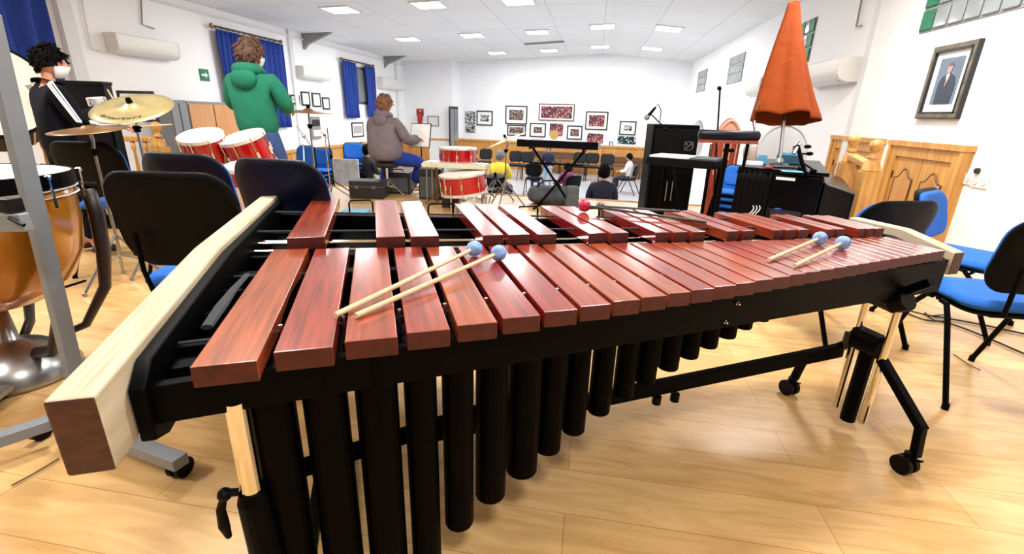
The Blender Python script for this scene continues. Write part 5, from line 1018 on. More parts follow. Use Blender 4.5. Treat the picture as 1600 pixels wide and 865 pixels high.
# ================================================================== BACK WALL
def onA(px, py): return onY(px, py, AL.y)
BW_ = [((745, 173, 770, 196), 'black-framed square photo at the left of the back wall', ('frameblk', 'mount', 'photo_bw'), .2), ((790, 165, 824, 194), 'large dark-framed picture at upper left of the back wall group', ('frameblk', 'mount', 'photo_brown'), .16), ((842, 162, 898, 189), 'widest framed crowd photo high in middle of back wall', ('frameold', 'mount', 'photo_red'), .08), ((915, 174, 950, 203), 'large framed crowd photo high at right of back wall', ('frameblk', 'mount', 'photo_red'), .12),
 ((968, 189, 994, 211), 'small framed photo at the right end of back wall', ('frameblk', 'mount', 'photo_bw'), .22), ((828, 192, 853, 214), 'small framed photo under the widest one, left', ('frameblk', 'mount', 'photo_brown'), .2), ((886, 196, 910, 218), 'small framed photo under the widest one, right', ('frameblk', 'mount', 'photo_brown'), .16), ((793, 195, 822, 212), 'dark-sided picture just below the large upper left one', ('frameblk', 'mount', 'photo_brown'), .1),
 ((859, 193, 880, 212), 'unframed reddish photo between two small framed ones', (None, None, 'photo_red'), 0), ((915, 206, 945, 226), 'unframed reddish crowd poster below the large right photo', (None, 'mount', 'photo_red'), .12), ((965, 213, 994, 225), 'unframed dark teal poster under the small right-end photo', (None, None, 'photo_teal'), 0), ((727, 174, 743, 207), 'tall black and white poster left of the first back wall frame', (None, None, 'photo_bw'), 0), ((952, 221, 958, 229), 'tiny blue framed notice between posters on back wall', ('curtain', 'mount', None), 0)]
for (r4, lab, mts, mt_) in BW_: picture('framed_picture' if mts[0] else 'wall_poster', lab, *r4, ('B',), mts, .045 if r4[0] != 952 else .03, mt=mt_)
picture('notice_board', 'pale notice board with thin grey frame on the alcove wall', 668, 181, 686, 197, ('Y', AL.y-.0), ('greyp', 'doc', None), .04, grp=None)
t, w, h, sg = picture('fire_sign', 'red and white fire equipment sign on the alcove wall', 651, 170, 662, 181, ('Y', AL.y), (None, 'red', None), 0, grp=None, cat='sign')
mm = MB(); mm.b2((-w*.12, 0, h*.2), (w*.22, sg*.02, h*.8)); mm.build('symbol', 'signwhite', t)
a = onY(656, 187, AL.y-.15); t = thing('fire_extinguisher', 'red fire extinguisher hanging under the red fire sign', 'fire extinguisher', (a.x, a.y, a.z-.25)); mm = MB(); mm.lathe([(.001, 0), (.09, .01), (.09, .42), (.05, .5), (.02, .52), (.001, .52)], n=16); mm.build('cylinder', 'red', t, smooth=True); mm = MB(); mm.box((.03, 0, .55), (.12, .03, .05)); mm.tube([(.04, 0, .54), (.12, 0, .45), (.1, 0, .2)], .012, 6); mm.build('valve', 'frameblk', t)
# bench and chairs along the back wall
def hallchair(px, k, ang, lab): p = at(px, 260, k); return darken(dup(ch0, (p.x, p.y, HF), math.radians(ang), lab, 'chairs on the lower hall floor'))
for i, (px, k, ang) in enumerate(((757, 17.0, 180), (805, 16.4, 185), (822, 16.2, 175), (905, 16.6, 180), (925, 16.5, 180), (948, 16.2, 178))):
    hallchair(px, k, ang, ['empty chair by back wainscot, farthest left one', 'empty chair by back wainscot left of the small navy person', 'empty chair by back wainscot just above the small navy person', 'empty chair by back wainscot right of purple top', 'empty chair by back wainscot, second right of purple top', 'empty chair by back wainscot above dark navy person'][i])
a = Bp(Bs(onB(895, 240)), HF, .55); t = thing('bench', 'long brown wooden bench along the back wainscot', 'bench', (a.x, a.y, HF), math.atan2(bt.y, bt.x))
mm = MB(); mm.b2((-1.6, -.2, .4), (.75, .2, .45)); mm.build('seat', 'brown', t, bevel=.01); mm = MB(); mm.b2((-1.6, .15, .55), (.75, .19, .8)); mm.build('backrest', 'brown', t, bevel=.01)
for x in (-1.5, -.4, .65): mm = MB(); mm.b2((x-.03, -.18, 0), (x+.03, .19, .4)); mm.b2((x-.03, .14, .4), (x+.03, .19, .8)); mm.build('leg', 'brown', t)
a = Bp(Bs(onB(975, 240)), HF, .6); t = thing('bench', 'short brown wooden bench at the right end of back wall', 'bench', (a.x, a.y, HF), math.atan2(bt.y, bt.x))
mm = MB(); mm.b2((-.8, -.2, .4), (.8, .2, .45)); mm.build('seat', 'brown', t, bevel=.01); mm = MB(); mm.b2((-.8, .15, .5), (.8, .19, .75)); mm.build('backrest', 'brown', t, bevel=.01)
for x in (-.7, .7): mm = MB(); mm.b2((x-.03, -.18, 0), (x+.03, .19, .75)); mm.build('leg', 'brown', t)
# ================================================================== CENTRE: synth on an X stand, bag
p0, p1 = at(813, 219, 6.0), at(937, 232, 5.75); t = thing('keyboard', 'slim black electric keyboard on a crossed stand at the stage front', 'keyboard', ((p0+p1)/2), math.atan2(p1.y-p0.y, p1.x-p0.x)+PI); w = Vector((p1.x-p0.x, p1.y-p0.y, 0)).length
mm = MB(); mm.prism([(-w/2, -.16, -.04), (-w/2, .16, -.04), (-w/2, .16, .05), (-w/2, -.02, .035), (-w/2, -.16, .0)], (w, 0, 0)); mm.build('body', 'blackg', t, bevel=.006)
mm = MB(); mm.b2((-w*.46, -.155, .0), (w*.42, -.02, .018)); mm.build('white_keys', 'ivory', t)
mm = MB()
for k in range(36):
    if k % 7 not in (2, 6): x = -w*.46+(k+1)*w*.88/36; mm.b2((x-.006, -.10, .018), (x+.006, -.02, .028))
mm.build('black_keys', 'frameblk', t)
mm = MB(); mm.b2((-w*.35, .03, .048), (-w*.22, .1, .06)); mm.b2((w*.2, .03, .048), (w*.34, .1, .06)); mm.build('display', 'doc', t)
ctr = (p0+p1)/2; rzk = math.atan2(p1.y-p0.y, p1.x-p0.x); zt_ = ctr.z-.05
t = thing('keyboard_stand', 'black crossed tube stand under the keyboard', 'stand', (ctr.x, ctr.y, 0), rzk)
for s in (-1, 1):
    mm = MB(); a, b = Vector((s*.33, s*.04, zt_)), Vector((-s*.24, s*.04, .02)); mm.tube([a, b], .016, 8); mm.build('cross_leg', 'black', t)
    mm = MB(); mm.tube([(s*.33, -.18, zt_), (s*.33, .18, zt_)], .014, 8); mm.build('top_arm', 'black', t); mm = MB(); mm.tube([(-s*.24, -.2, .015), (-s*.24, .2, .015)], .014, 8); mm.build('foot', 'black', t)
mm = MB(); mm.tube([(-.34, -.14, zt_-.18), (.34, -.14, zt_-.18)], .010, 6); mm.build('tie_bar', 'black', t)
c = at(866, 211, 5.85); mm = MB(); mm.lathe([(.001, 0), (.055, 0), (.055, .02), (.001, .02)], c, 20, Matrix.Rotation(math.radians(80), 3, 'X')); tag(mm.build('metronome', 'balsa'), 'small yellowish round metronome standing on top of the keyboard', 'metronome')
g = onZ(858, 318, 0); t = thing('gig_bag', 'soft grey bag lying on stage under the keyboard', 'bag', (g.x, g.y, 0), .1)
mm = MB()
def bagfn(u, v):
    a = 2*PI*u; x = (v-.5)*.62; r = .13*(1-abs(2*v-1)**4)**.5+.001; return Vector((x, r*1.5*math.cos(a), .12+r*math.sin(a)*(1+.08*math.sin(9*x+3*a))))
mm.grid(bagfn, 24, 20); mm.build('body', 'bag', t, smooth=True, recalc=False)
mm = MB(); mm.tube([(-.18, -.05, .22), (-.1, -.1, .32), (.08, -.1, .33), (.16, -.05, .22)], .012, 8); mm.build('handle', 'frameblk', t, smooth=True)
boxob('padded_case', 'dark green-grey padded case standing right of the soft grey bag', 'case', 884, 290, 904, 322, 5.95, .14, 'bag', 0., bev=.03)
c = onZ(1, 1, 0) if False else at(538, 332, 3.4)
# light blue book seen through the wire guard
g = onZ(556, 333, 0); mm = MB(); mm.box((g.x, g.y, .02), (.3, .2, .03), rotz(.2)); tag(mm.build('folder', 'plasticblue', bevel=.004), 'light blue folder lying on the stage floor behind the marimba', 'folder')
# ================================================================== RIGHT GROUP
def locker(t, w, h, d):
    for s in (-1, 1): mm = MB(); mm.b2((min(0, s*w*.49), -.012, .03), (max(0, s*w*.49), 0, h*.55)); mm.build('door', 'black', t, bevel=.003); mm = MB(); mm.tube([(s*.03, -.02, h*.25), (s*.03, -.02, h*.45)], .007, 8); mm.build('handle', 'steel', t)
    mm = MB(); mm.b2((-w*.46, -.008, h*.62), (w*.46, 0, h*.96)); mm.build('upper_panel', 'plastic', t, bevel=.003)
    mm = MB(); a = .045; c = Vector((w*.30, -.014, h*.80))
    for (x0, z0, x1, z1) in ((-a, -a, a, a), (-a, a, -a*.2, .2*a)): mm.beam(c+Vector((x0, 0, z0)), c+Vector((x1, 0, z1)), .012, .012, (0, 1, 0))
    mm.tube([c+Vector((a*math.cos(q_), 0, a*math.sin(q_))) for q_ in [2*PI*k/16 for k in range(17)]], .006, 6); mm.build('emblem', 'steel', t)
boxob('tall_cabinet', 'tall black cabinet behind the boom microphone, with small round emblem', 'cabinet', 1010, 194, 1078, 300, 5.3, .4, 'black', 0., parts=locker, yaw=-.08)
# boom microphone
k_ = 4.75; b = at(1066, 340, k_); b.z = 0
micstand(Vector((b.x, b.y, 0)), at(1045, 206, k_), 'black stand with boom arm holding the microphone before the tall cabinet', [at(1062, 224, k_), at(1045, 206, k_), at(1018, 179, k_)])
t = thing('microphone', 'silver-tipped microphone clipped at the end of the boom arm', 'microphone', at(1018, 179, k_)); a_, b_ = at(1024, 168, k_), at(1012, 182, k_)
mm = MB(); mm.tube([a_, b_], [.012, .018], 12); mm.build('body', 'black', t, world=True); mm = MB(); mm.ball(b_+(b_-a_)*.1, .028, 12); mm.build('grille', 'steel', t, world=True)
mm = MB(); mm.tube([a_, at(1028, 162, k_), at(1033, 172, k_), at(1031, 190, k_)], .005, 6); mm.build('cable', 'cable', t, world=True)
# percussion table
k_ = 4.0; a, b = at(1017, 247, k_), at(1108, 258, k_-.25); zt_ = at(1060, 244, k_).z; c = (a+b)/2; ang = math.atan2(b.y-a.y, b.x-a.x); w = .56
t = thing('percussion_table', 'black percussion table with pale top standing left of the bar on pole', 'table', (c.x, c.y, 0), ang)
mm = MB(); mm.prism([(-w/2, 0, zt_-.075), (w/2, 0, zt_-.075), (w/2+.03, .34, zt_-.075), (-w/2+.03, .34, zt_-.075)], (0, 0, .065)); mm.build('body', 'plastic', t, bevel=.006)
mm = MB(); mm.b2((-w/2+.02, .02, zt_-.01), (w*.1, .33, zt_+.004)); mm.build('top_panel', 'doc', t); mm = MB(); mm.b2((w*.14, .02, zt_-.01), (w/2, .33, zt_+.002)); mm.build('top_panel', 'bag', t)
for x, y in ((-w*.42, .03), (w*.42, .03), (-w*.36, .3), (w*.46, .3)): mm = MB(); mm.tube([(x, y, zt_-.07), (x, y, 0)], .014, 8); mm.build('leg', 'black', t)
mm = MB(); mm.tube([(-w*.42, .03, .2), (w*.42, .03, .2)], .009, 6); mm.build('stretcher', 'black', t)
# bar on pole
k_ = 3.25; a, b = at(1092, 209, k_), at(1186, 214, k_); t = thing('bar_chime_stand', 'dark padded bar on a single black pole right of the percussion table', 'instrument', ((a.x+b.x)/2, (a.y+b.y)/2, 0), math.atan2(b.y-a.y, b.x-a.x)); w = Vector((b.x-a.x, b.y-a.y, 0)).length; zc = (a.z+b.z)/2
mm = MB(); mm.tube([(-w/2, 0, zc), (-w/2+.01, 0, zc), (w/2-.01, 0, zc-.0), (w/2, 0, zc)], [.025, .035, .035, .025], 16); mm.build('padded_bar', 'navyplastic', t, smooth=True); mm = MB(); mm.b2((-w*.47, -.03, zc-.052), (w*.47, .03, zc-.03)); mm.build('under_rail', 'reddoor', t)
mm = MB(); mm.tube([(0, 0, zc-.04), (0, 0, .1)], .016, 10); mm.build('pole', 'black', t); mm = MB(); mm.tube([(-.02, 0, zc-.10), (.05, 0, zc-.10)], .012, 8); mm.tube([(0,0,.42), (.07, 0, .42)], .008, 8); mm.build('knob', 'black', t)
mm = MB(); mm.tube([(w*.34, 0, zc-.05), (w*.33, 0, zc-.2), (w*.26, 0, zc-.25)], .012, 8); mm.build('hook', 'black', t)
for k in range(3): a_ = 2*PI*k/3+.5; mm = MB(); mm.tube([(0, 0, .25), (.26*math.cos(a_), .26*math.sin(a_), .012)], .010, 8); mm.build('leg', 'black', t)
k_ = 4.6; b = at(1117, 330, k_); micstand(Vector((b.x, b.y, 0)), at(1125, 140, k_), 'tall thin black pole with clip rising behind the dark padded bar', [at(1127, 140, k_), at(1121, 136, k_)], mt='black', r=.009)
# arched red wooden panel
k_ = 5.0; a, b = at(1113, 240, k_), at(1154, 240, k_); w = (b-a).length; zt_ = at(1136, 184, k_).z; c = (a+b)/2; t = thing('arched_panel', 'arched carved reddish wooden panel behind the padded bar', 'panel', (c.x, c.y, 0), 0.1)
def arch(w, z0, z1, n=14): 
    pts = [(-w/2, z0), (w/2, z0)]; h = w*.75
    for k in range(n+1): u = 1-2*k/n; pts.append((w/2*u, z1-h+h*(1-abs(u)**1.8)**.75))
    return pts
mm = MB(); mm.prism([(x, 0, z) for x, z in arch(w, 0, zt_)], (0, .05, 0)); mm.build('board', 'reddoor', t, bevel=.006)
mm = MB(); pp = [Vector((x, -.012, z)) for x, z in arch(w*.86, zt_-w*.9, zt_-w*.1)][1:]; mm.tube(pp, .02, 8); mm.build('arch_moulding', 'redlt', t)
mm = MB(); mm.lathe([(.02, 0), (.09, .0), (.09, .015), (.02, .02)], (0, -.005, zt_-w*.5), 20, Matrix.Rotation(PI/2, 3, 'X')); mm.build('rosette', 'redlt', t)
mm = MB()
for x in (-.12, -.04, .04, .12): mm.tube([(x*w*3, -.008, zt_-w*.85), (x*w*3, -.008, zt_-w*2.1)], .008, 6)
mm.build('spindles', 'redlt', t)
# upright grey-headed drums behind
def standdrum(px, py, k, rx, lab, yawd, shell='hoop', r=None):
    c = at(px, py, k); q = (Matrix.Rotation(math.radians(yawd), 3, 'Z') @ Matrix.Rotation(math.radians(84), 3, 'X')); r = rx*k/F
    nrm = q @ Vector((0, 0, 1)); t = thing('standing_drum', lab, 'drum', (c.x, c.y, 0))
    mm = MB(); mm.lathe([(.001, .004), (r*.96, .004), (r*.96, 0)], c, 40, q); mm.build('drum_head', 'greyhead', t, world=True)
    mm = MB(); mm.lathe([(r*.95, .012), (r*1.02, .012), (r*1.02, -.02), (r*.95, -.02)], c, 40, q); mm.build('hoop', 'greyhead', t, world=True)
    mm = MB(); mm.lathe([(r*.97, -.01), (r*.97, -.3), (.001, -.3)], c, 40, q); mm.build('shell', shell, t, world=True)
    mm = MB()
    for s in (-1, 1): mm.tube([Vector((c.x+s*r*.9, c.y+.1, c.z-r*.3)), Vector((c.x+s*r*1.0, c.y+.1, 0))], .014, 8)
    mm.build('leg', 'steel', t, world=True); return t
standdrum(1222, 236, 4.9, 40, 'large round drum with grey skin standing under the orange parasol', 12, 'head')
standdrum(1090, 216, 5.6, 27, 'grey-skinned drum seen almost edge-on right of the tall cabinet', 62, 'head')
# stack of blue chairs
c = at(1150, 262, 4.35); 
for i in range(5):
    o = dup(ch0, (c.x, c.y, 0), math.radians(150), ['lowest blue chair of the stack left of the black piano', 'second lowest blue chair of the stack left of the black piano', 'middle blue chair of the stack left of the black piano', 'second highest blue chair of the stack left of black piano', 'topmost blue chair of the stack left of the black piano'][i], 'stacked blue chairs'); o.location.z = i*.065-.22 if False else i*.062; o.scale = (.58, .58, .58)
# covered grand piano
k_ = 3.3
A = onZ(1157, 254, 0) ; a, b = at(1157, 256, 3.55), at(1291, 273, 3.25); zt_ = (a.z+b.z)/2; c3 = at(1337, 302, 3.12); c4 = Vector((c3.x, c3.y, 0))
t = thing('piano', 'black covered grand piano with a white label right of the chair stack', 'piano', ((a.x+b.x)/2, (a.y+b.y)/2, 0)); print('piano', a, b, c3)
back = Vector((.35, .95, 0)).normalized()*1.5
f0, f1 = Vector((a.x, a.y, .22)), Vector((b.x, b.y, .22))
mm = MB(); mm.prism([f0, f1, f1+back*.8, f0+back*.62], (0, 0, zt_-.25)); mm.build('body', 'blackg', t, world=True, bevel=.02)
lidm = MB(); e1 = Vector((0, 0, zt_-.03)); o1 = Vector((-.015, -.015, 0)); lidm.prism([Vector((a.x, a.y, zt_-.03))+o1, Vector((b.x, b.y, zt_-.03))+Vector((.015, -.015, 0)), Vector((b.x, b.y, zt_-.03))+back*.82, Vector((a.x, a.y, zt_-.03))+back*.64], (0, 0, .03)); lidm.build('lid', 'blackg', t, world=True, bevel=.006)
g1 = Vector((b.x, b.y, 0)); g2 = Vector((c3.x, c3.y, 0)); zk = at(1296, 287, 3.22).z
mm = MB(); P_ = [g1+Vector((0,0,.2)), g2+Vector((0,0,.2)), g2+back*.7+Vector((0,0,.2)), g1+back*.7+Vector((0,0,.2))]; Q_ = [g1+Vector((0,0,zk)), g2+Vector((0,0,c3.z)), g2+back*.7+Vector((0,0,c3.z)), g1+back*.7+Vector((0,0,zk))]; mm.hexa(P_+Q_); mm.build('keyboard_cover', 'blackg', t, world=True, bevel=.015)
for q_ in (f0+back*.15+(f1-f0)*.12, f1-(f1-f0)*.1+back*.2, g2+back*.2+Vector((-.08,0,0)), f0+back*.5+(f1-f0)*.5): mm = MB(); mm.lathe([(.03, 0), (.045, .03), (.04, .12), (.055, .25)], Vector((q_.x, q_.y, 0)), 14); mm.build('leg', 'blackg', t, world=True)
l0, l1 = a.lerp(b, .46), a.lerp(b, .68); fn = Vector(((b-a).y, -(b-a).x, 0)).normalized(); mm = MB(); mm.prism([Vector((l0.x, l0.y, zt_-.075))+fn*.001, Vector((l1.x, l1.y, zt_-.075))+fn*.001, Vector((l1.x, l1.y, zt_-.055))+fn*.001, Vector((l0.x, l0.y, zt_-.055))+fn*.001], fn*.004); mm.build('label', 'paper', t, world=True)
# fabric folds of the cover at the left end
mm = MB()
def fold(u, v): p_ = f0.lerp(f1, -.01+u*.42); return Vector((p_.x, p_.y, .14+(zt_-.16)*v))+fn*(.008+.005*math.sin(u*40+math.sin(v*3)))
mm.grid(fold, 60, 8); mm.build('cover_cloth', 'plastic', t, world=True, smooth=True, solid=.004, recalc=False)
ptop = lambda px, py: onZ(px, py, zt_)
def onp(nm, lab, cat, px, py, size, mt, rz=0., bev=.004, rot=None):
    p_ = ptop(px, py); mm = MB(); mm.box((p_.x, p_.y, zt_+size[2]/2), size, rotz(rz) if rot is None else rot); return tag(mm.build(nm, mt, bevel=bev), lab, cat)
onp('storage_box', 'teal and pale plastic box lying on the covered piano', 'box', 1232, 255, (.17, .12, .06), 'tealdark', -.1)
onp('storage_box', 'light plastic box lid on top of the teal box', 'box', 1232, 255, (.16, .12, .02), 'plasticblue', -.05).location.z = zt_+.062
onp('sheet_paper', 'turquoise sheet lying on the piano lid', 'paper', 1237, 268, (.13, .09, .004), 'plasticblue', -.2, 0)
onp('sheet_paper', 'black folder lying on the piano lid behind turquoise sheet', 'folder', 1228, 262, (.2, .1, .012), 'frameblk', -.12, .002)
onp('wipes_box', 'small white and blue packet at the left end of the piano', 'packet', 1190, 256, (.05, .05, .07), 'plasticblue', .2)
onp('paper_stack', 'small white paper stack at left end of piano lid', 'paper', 1178, 258, (.1, .08, .03), 'paper', .1)
onp('pencil_case', 'small red case on the piano lid', 'case', 1201, 263, (.045, .03, .015), 'red', .1)
p_ = ptop(1262, 268); t = thing('clamp_stand', 'black adjustable clamp arm standing on the piano lid', 'clamp', (p_.x, p_.y, zt_)); kq = (p_-CAM).dot(FWD); pp = lambda x, y, dk=0: at(x, y, kq+dk)
for nm, pts, r_, mt_ in (('arm', ((1258, 270), (1252, 250), (1246, 226)), .014, 'black'), ('arm', ((1240, 240), (1250, 224), (1246, 222)), .012, 'steel'), ('screw', ((1255, 255), (1272, 266)), .006, 'black'), ('screw', ((1254, 240), (1264, 240)), .006, 'black'), ('bracket', ((1246, 262), (1262, 272)), .012, 'black')):
    mm = MB(); mm.tube([pp(*q_) for q_ in pts], r_, 8); mm.build(nm, mt_, t, world=True)
for x, y in ((1262, 229), (1265, 240), (1271, 267)): mm = MB(); mm.ball(pp(x, y), .02, 10, (1.3, .7, .7)); mm.build('knob', 'black', t, world=True)
p_ = ptop(1236, 252); t = thing('bottle', 'small pinkish bottle standing behind the teal box', 'bottle', (p_.x, p_.y, zt_)); mm = MB(); mm.lathe([(.001, 0), (.018, .002), (.02, .07), (.008, .09), (.008, .11), (.001, .11)], n=14); mm.build('body', 'redlt', t, smooth=True); mm = MB(); mm.lathe([(.010, .108), (.010, .13), (.001, .13)], n=10); mm.build('cap', 'reddoor', t)
# things under the piano
t = thing('box_drum', 'tan wooden box drum on floor below the chair stack', 'box', (0,0,0)); c = at(1172, 324, 3.75); t.location = (c.x, c.y, 0); WM[t.name] = Matrix.Translation((c.x, c.y, 0)); mm = MB(); mm.b2((-.08, -.1, 0), (.08, .1, c.z+.10)); mm.build('body', 'balsa', t, bevel=.006)
for i, (x, lab) in enumerate(((1222, 'crumpled blue plastic wrap on the floor beneath the piano, left'), (1242, 'crumpled blue plastic wrap beneath the piano, right'))):
    c = at(x, 326, 3.5); mm = MB(); mm.ball((c.x, c.y, c.z), .06, 14, (1.2, .8, .6)); o = mm.build('plastic_wrap', 'bluewrap', smooth=True)
    for v in o.data.vertices: v.co *= 1+.35*noise.noise(v.co*25)
    tag(o, lab, 'plastic wrap')
    m2 = MB(); m2.b2((c.x-.11, c.y-.1, 0), (c.x+.11, c.y+.12, c.z-.0)); tag(m2.build('crate', 'frameblk', bevel=.006), ['black crate under the left blue wrap', 'black crate under the right blue wrap'][i], 'crate')
for i in range(3):
    pts = [at(1170+i*5+8*math.sin(q_), 334-q_*6, 3.45) for q_ in (0, .7, 1.5, 2.2)]; mm = MB(); mm.tube(pts, .0035, 6); tag(mm.build('cable', 'wirew'), ['white cable looping beneath the piano, left strand', 'white cable looping beneath the piano, middle strand', 'white cable looping beneath the piano, right strand'][i], 'cable')
# ------------------------------------------------------------------ orange parasol
k_ = 3.75; tp = at(1241, 4, k_); bt_ = at(1225, 186, k_); base = Vector((bt_.x+.0, bt_.y, zt_)); 
t = thing('parasol', 'closed orange canvas parasol standing up above the black piano', 'parasol', (base.x, base.y, 0))
axis = (tp-bt_); HL = axis.length; ax = axis.normalized(); sx = RIGHT-ax*RIGHT.dot(ax); sx.normalize(); sy = ax.cross(sx)
pr = [(0, .048), (.1, .070), (.3, .105), (.55, .155), (.8, .212), (.93, .245), (1, .262)]
mm = MB()
def can(u, v):
    a = 2*PI*u; f = v; r = interp(f, [(0, .040), (.03, .050), (.12, .062), (.35, .110), (.6, .165), (.82, .215), (.95, .248), (1, .256)])
    fold_ = 1+(.10*f+.02)*math.cos(5*a+.7)+.035*f*math.sin(11*a+2*f); drop = .06*f**6*math.cos(2*a)*0+.010*(f**8)*math.cos(5*a+.7+PI)
    e = .62
    off = sx*(r*math.cos(a)*fold_)+sy*(r*e*math.sin(a)*fold_); p_ = tp-ax*(HL*f+drop)
    return p_+off+sx*(-.018*math.sin(f*PI))
mm.grid(can, 120, 40); mm.build('canopy', 'orange', t, world=True, smooth=True, solid=.004, recalc=False)
mm = MB(); mm.ball(tp+ax*-.004, .046, 14, (1, .7, .45)); mm.build('cap', 'orange', t, world=True, smooth=True)
mm = MB(); q1 = at(1221, 238, k_); mm.tube([bt_+ax*.3, bt_-ax*.02, Vector((q1.x, q1.y, zt_+.02))], .013, 10); mm.build('pole', 'steel', t, world=True)
mm = MB(); mm.lathe([(.001, 0), (.07, 0), (.07, .01), (.03, .02), (.02, .05), (.001, .05)], Vector((q1.x, q1.y, zt_)), 24); mm.build('base', 'steel', t, world=True)
mm = MB(); mm.tube([at(1181, 160, k_-.1), at(1186, 152, k_-.12), at(1186, 160, k_-.12), at(1181, 172, k_-.12), at(1176, 190, k_-.05), at(1179, 205, k_-.05)], .005, 6); mm.build('tie_cord', 'brown', t, world=True)
mm = MB(); mm.tube([at(1180, 188, k_), at(1177, 215, k_)], .006, 6); mm.build('rib_end', 'steel', t, world=True)
# ------------------------------------------------------------------ right balustrade
k_ = 3.75; a = at(1371, 222, 3.75); b = at(1336, 214, 4.15); 
balustrade('balustrade', 'orange pine stair railing with two ball-topped posts right of the piano', [(a.x, a.y, .125, a.z+.03), (b.x, b.y, .12, b.z+.03)], [((a.x, a.y, a.z-.19), (b.x, b.y, b.z-.16), .08, .05), ((a.x, a.y, .08), (b.x, b.y, .08), .06, .05)], [(a.x+(b.x-a.x)*.5, a.y+(b.y-a.y)*.5, .1, a.z-.2)])
# ------------------------------------------------------------------ portrait and sockets on right wall
P4 = [onX(1465, 75, XR), onX(1437, 185, XR), onX(1536, 60, XR), onX(1503, 185, XR)]
ya, yb_ = (P4[2].y+P4[3].y)/2, (P4[0].y+P4[1].y)/2; z1 = (P4[0].z+P4[2].z)/2; z0 = (P4[1].z+P4[3].z)/2
t = thing('framed_portrait', 'large framed portrait of a person in dark suit on the right wall', 'picture', (XR-.004, (ya+yb_)/2, z0)); w = yb_-ya; h = z1-z0; f = .045
mm = MB()
for lo, hi in (((-.035, -w/2, 0), (0, w/2, f)), ((-.035, -w/2, h-f), (0, w/2, h)), ((-.035, -w/2, f), (0, -w/2+f, h-f)), ((-.035, w/2-f, f), (0, w/2, h-f))): mm.b2(lo, hi)
mm.build('frame', 'frameold', t, bevel=.006)
mm = MB()
for lo, hi in (((-.038, -w/2+f, f), (-.01, w/2-f, f+.012)), ((-.038, -w/2+f, h-f-.012), (-.01, w/2-f, h-f)), ((-.038, -w/2+f, f), (-.01, -w/2+f+.012, h-f)), ((-.038, w/2-f-.012, f), (-.01, w/2-f, h-f)), ((-.038, -w/2-.004, -.004), (-.0, w/2+.004, 0)), ((-.038, -w/2-.01, 0), (-.0, -w/2, h))): mm.b2(lo, hi)
mm.build('frame_lining', 'frameblk', t)
mm = MB(); mm.b2((-.012, -w/2+f, f), (0, w/2-f, h-f)); mm.build('mount', 'mount', t)
pw, p0z, p1z = w*.27, h*.2, h*.82; mm = MB(); mm.b2((-.016, -pw, p0z), (-.01, pw, p1z)); mm.build('photo', 'bluegrey', t)
# figure (local +y is to the LEFT in the photo)
H_ = p1z-p0z; mm = MB(); mm.prism([(-.017, y, p0z+z*H_) for y, z in ((pw*.62, 0), (pw*.66, .45), (pw*.5, .58), (pw*.16, .66), (-pw*.2, .66), (-pw*.62, .58), (-pw*.8, .4), (-pw*.74, 0))], (-.003, 0, 0)); mm.build('suit', 'suit', t)
mm = MB(); mm.prism([(-.0205, y, p0z+z*H_) for y, z in ((pw*.12, .65), (-pw*.18, .65), (-pw*.03, .38))], (-.002, 0, 0)); mm.build('shirt', 'signwhite', t)
mm = MB(); mm.prism([(-.023, y, p0z+z*H_) for y, z in ((.0, .63), (-pw*.06, .63), (-pw*.08, .42), (-pw*.03, .36), (.02*pw, .42))], (-.002, 0, 0)); mm.build('tie', 'face', t)
mm = MB(); mm.prism([(-.019, -pw*.03+pw*.2*math.cos(q_), p0z+H_*(.77+.11*math.sin(q_))) for q_ in [2*PI*k/18 for k in range(18)]], (-.003, 0, 0)); mm.build('face', 'face', t)
mm = MB(); mm.prism([(-.0225, -pw*.03+pw*.21*math.cos(q_), p0z+H_*(.815+.08*math.sin(q_))) for q_ in [PI*k/10 for k in range(11)]], (-.001, 0, 0)); mm.build('hair', 'hairgry', t)
SK = [((1514, 280), 'leftmost white wall socket right of the pine double door'), ((1526, 284), 'middle white wall socket with small black plug above'), ((1539, 286), 'rightmost white wall socket right of the pine double door')]
for i, (q_, lab) in enumerate(SK):
    p_ = onX(q_[0], q_[1], XR); t = thing('wall_socket', lab, 'socket', (XR, p_.y, p_.z), 0, 'white wall sockets'); mm = MB(); mm.b2((-.012, -.045, -.045), (0, .045, .045)); mm.build('plate', 'duct', t, bevel=.004); mm = MB(); mm.lathe([(.02, 0), (.024, .004), (.001, .004)], (-.012, 0, 0), 14, Matrix.Rotation(-PI/2, 3, 'Y')); mm.build('outlet', 'acside', t)
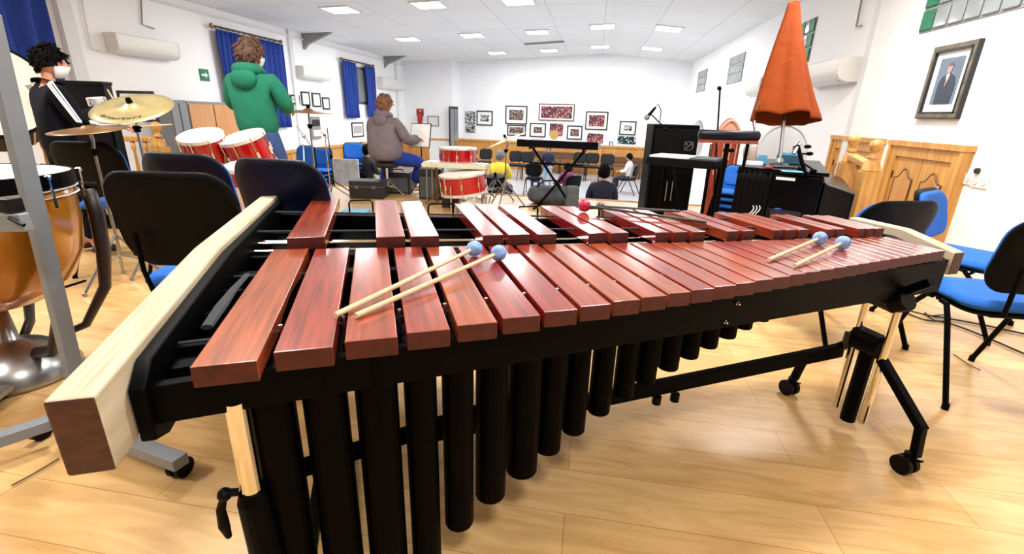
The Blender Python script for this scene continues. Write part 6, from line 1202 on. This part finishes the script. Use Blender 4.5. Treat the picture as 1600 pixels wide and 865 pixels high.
p_ = onX(1530, 269, XR); t = thing('thermostat', 'small black round knob with white base above the sockets', 'switch', (XR, p_.y, p_.z)); mm = MB(); mm.b2((-.01, -.04, -.05), (0, .03, .04)); mm.build('plate', 'duct', t); mm = MB(); mm.lathe([(.001, 0), (.026, 0), (.022, .02), (.001, .02)], (-.01, .0, .01), 14, Matrix.Rotation(-PI/2, 3, 'Y')); mm.build('knob', 'frameblk', t)
# floor cables on the right
def cab(pts, lab, r=.005, mt='cable'):
    P_ = [onZ(x, y, .008) for x, y in pts]; Q = []
    for i in range(len(P_)-1):
        p0_, p1_, p2_, p3_ = P_[max(i-1, 0)], P_[i], P_[i+1], P_[min(i+2, len(P_)-1)]
        for k in range(6):
            s = k/6; Q.append(.5*((2*p1_)+(p2_-p0_)*s+(2*p0_-5*p1_+4*p2_-p3_)*s*s+(3*p1_-p0_-3*p2_+p3_)*s**3))
    Q.append(P_[-1]); mm = MB(); mm.tube(Q, r, 8); return tag(mm.build('floor_cable', mt, smooth=True), lab, 'cable')
cab([(1330, 458), (1400, 478), (1440, 490), (1480, 497), (1540, 508), (1640, 530)], 'black cable crossing the floor, upper strand behind the right chair')
cab([(1400, 480), (1440, 498), (1480, 504), (1530, 522), (1600, 552), (1660, 575)], 'black cable crossing the floor, lower strand behind the right chair')
cab([(1445, 488), (1460, 500), (1482, 500), (1475, 492), (1450, 494)], 'short looped bit of black cable under the right chair', .004)
cab([(1490, 553), (1512, 568), (1532, 578)], 'thin brown cable end by the rear leg of right chair', .003, 'brown')
cab([(18, 758), (55, 738), (92, 716)], 'thin dark string lying on the floor left of the low end board', .0025, 'brown')
# ------------------------------------------------------------------ world and render look
w_ = bpy.data.worlds.new('world'); bpy.context.scene.world = w_; w_.use_nodes = True
w_.node_tree.nodes['Background'].inputs[0].default_value = (.9, .95, 1, 1); w_.node_tree.nodes['Background'].inputs[1].default_value = .3
sc_ = bpy.context.scene; sc_.view_settings.view_transform = 'Standard'; sc_.view_settings.look = 'None'; sc_.view_settings.exposure = EXPO; sc_.view_settings.gamma = 1; sc_.view_settings.use_curve_mapping = False
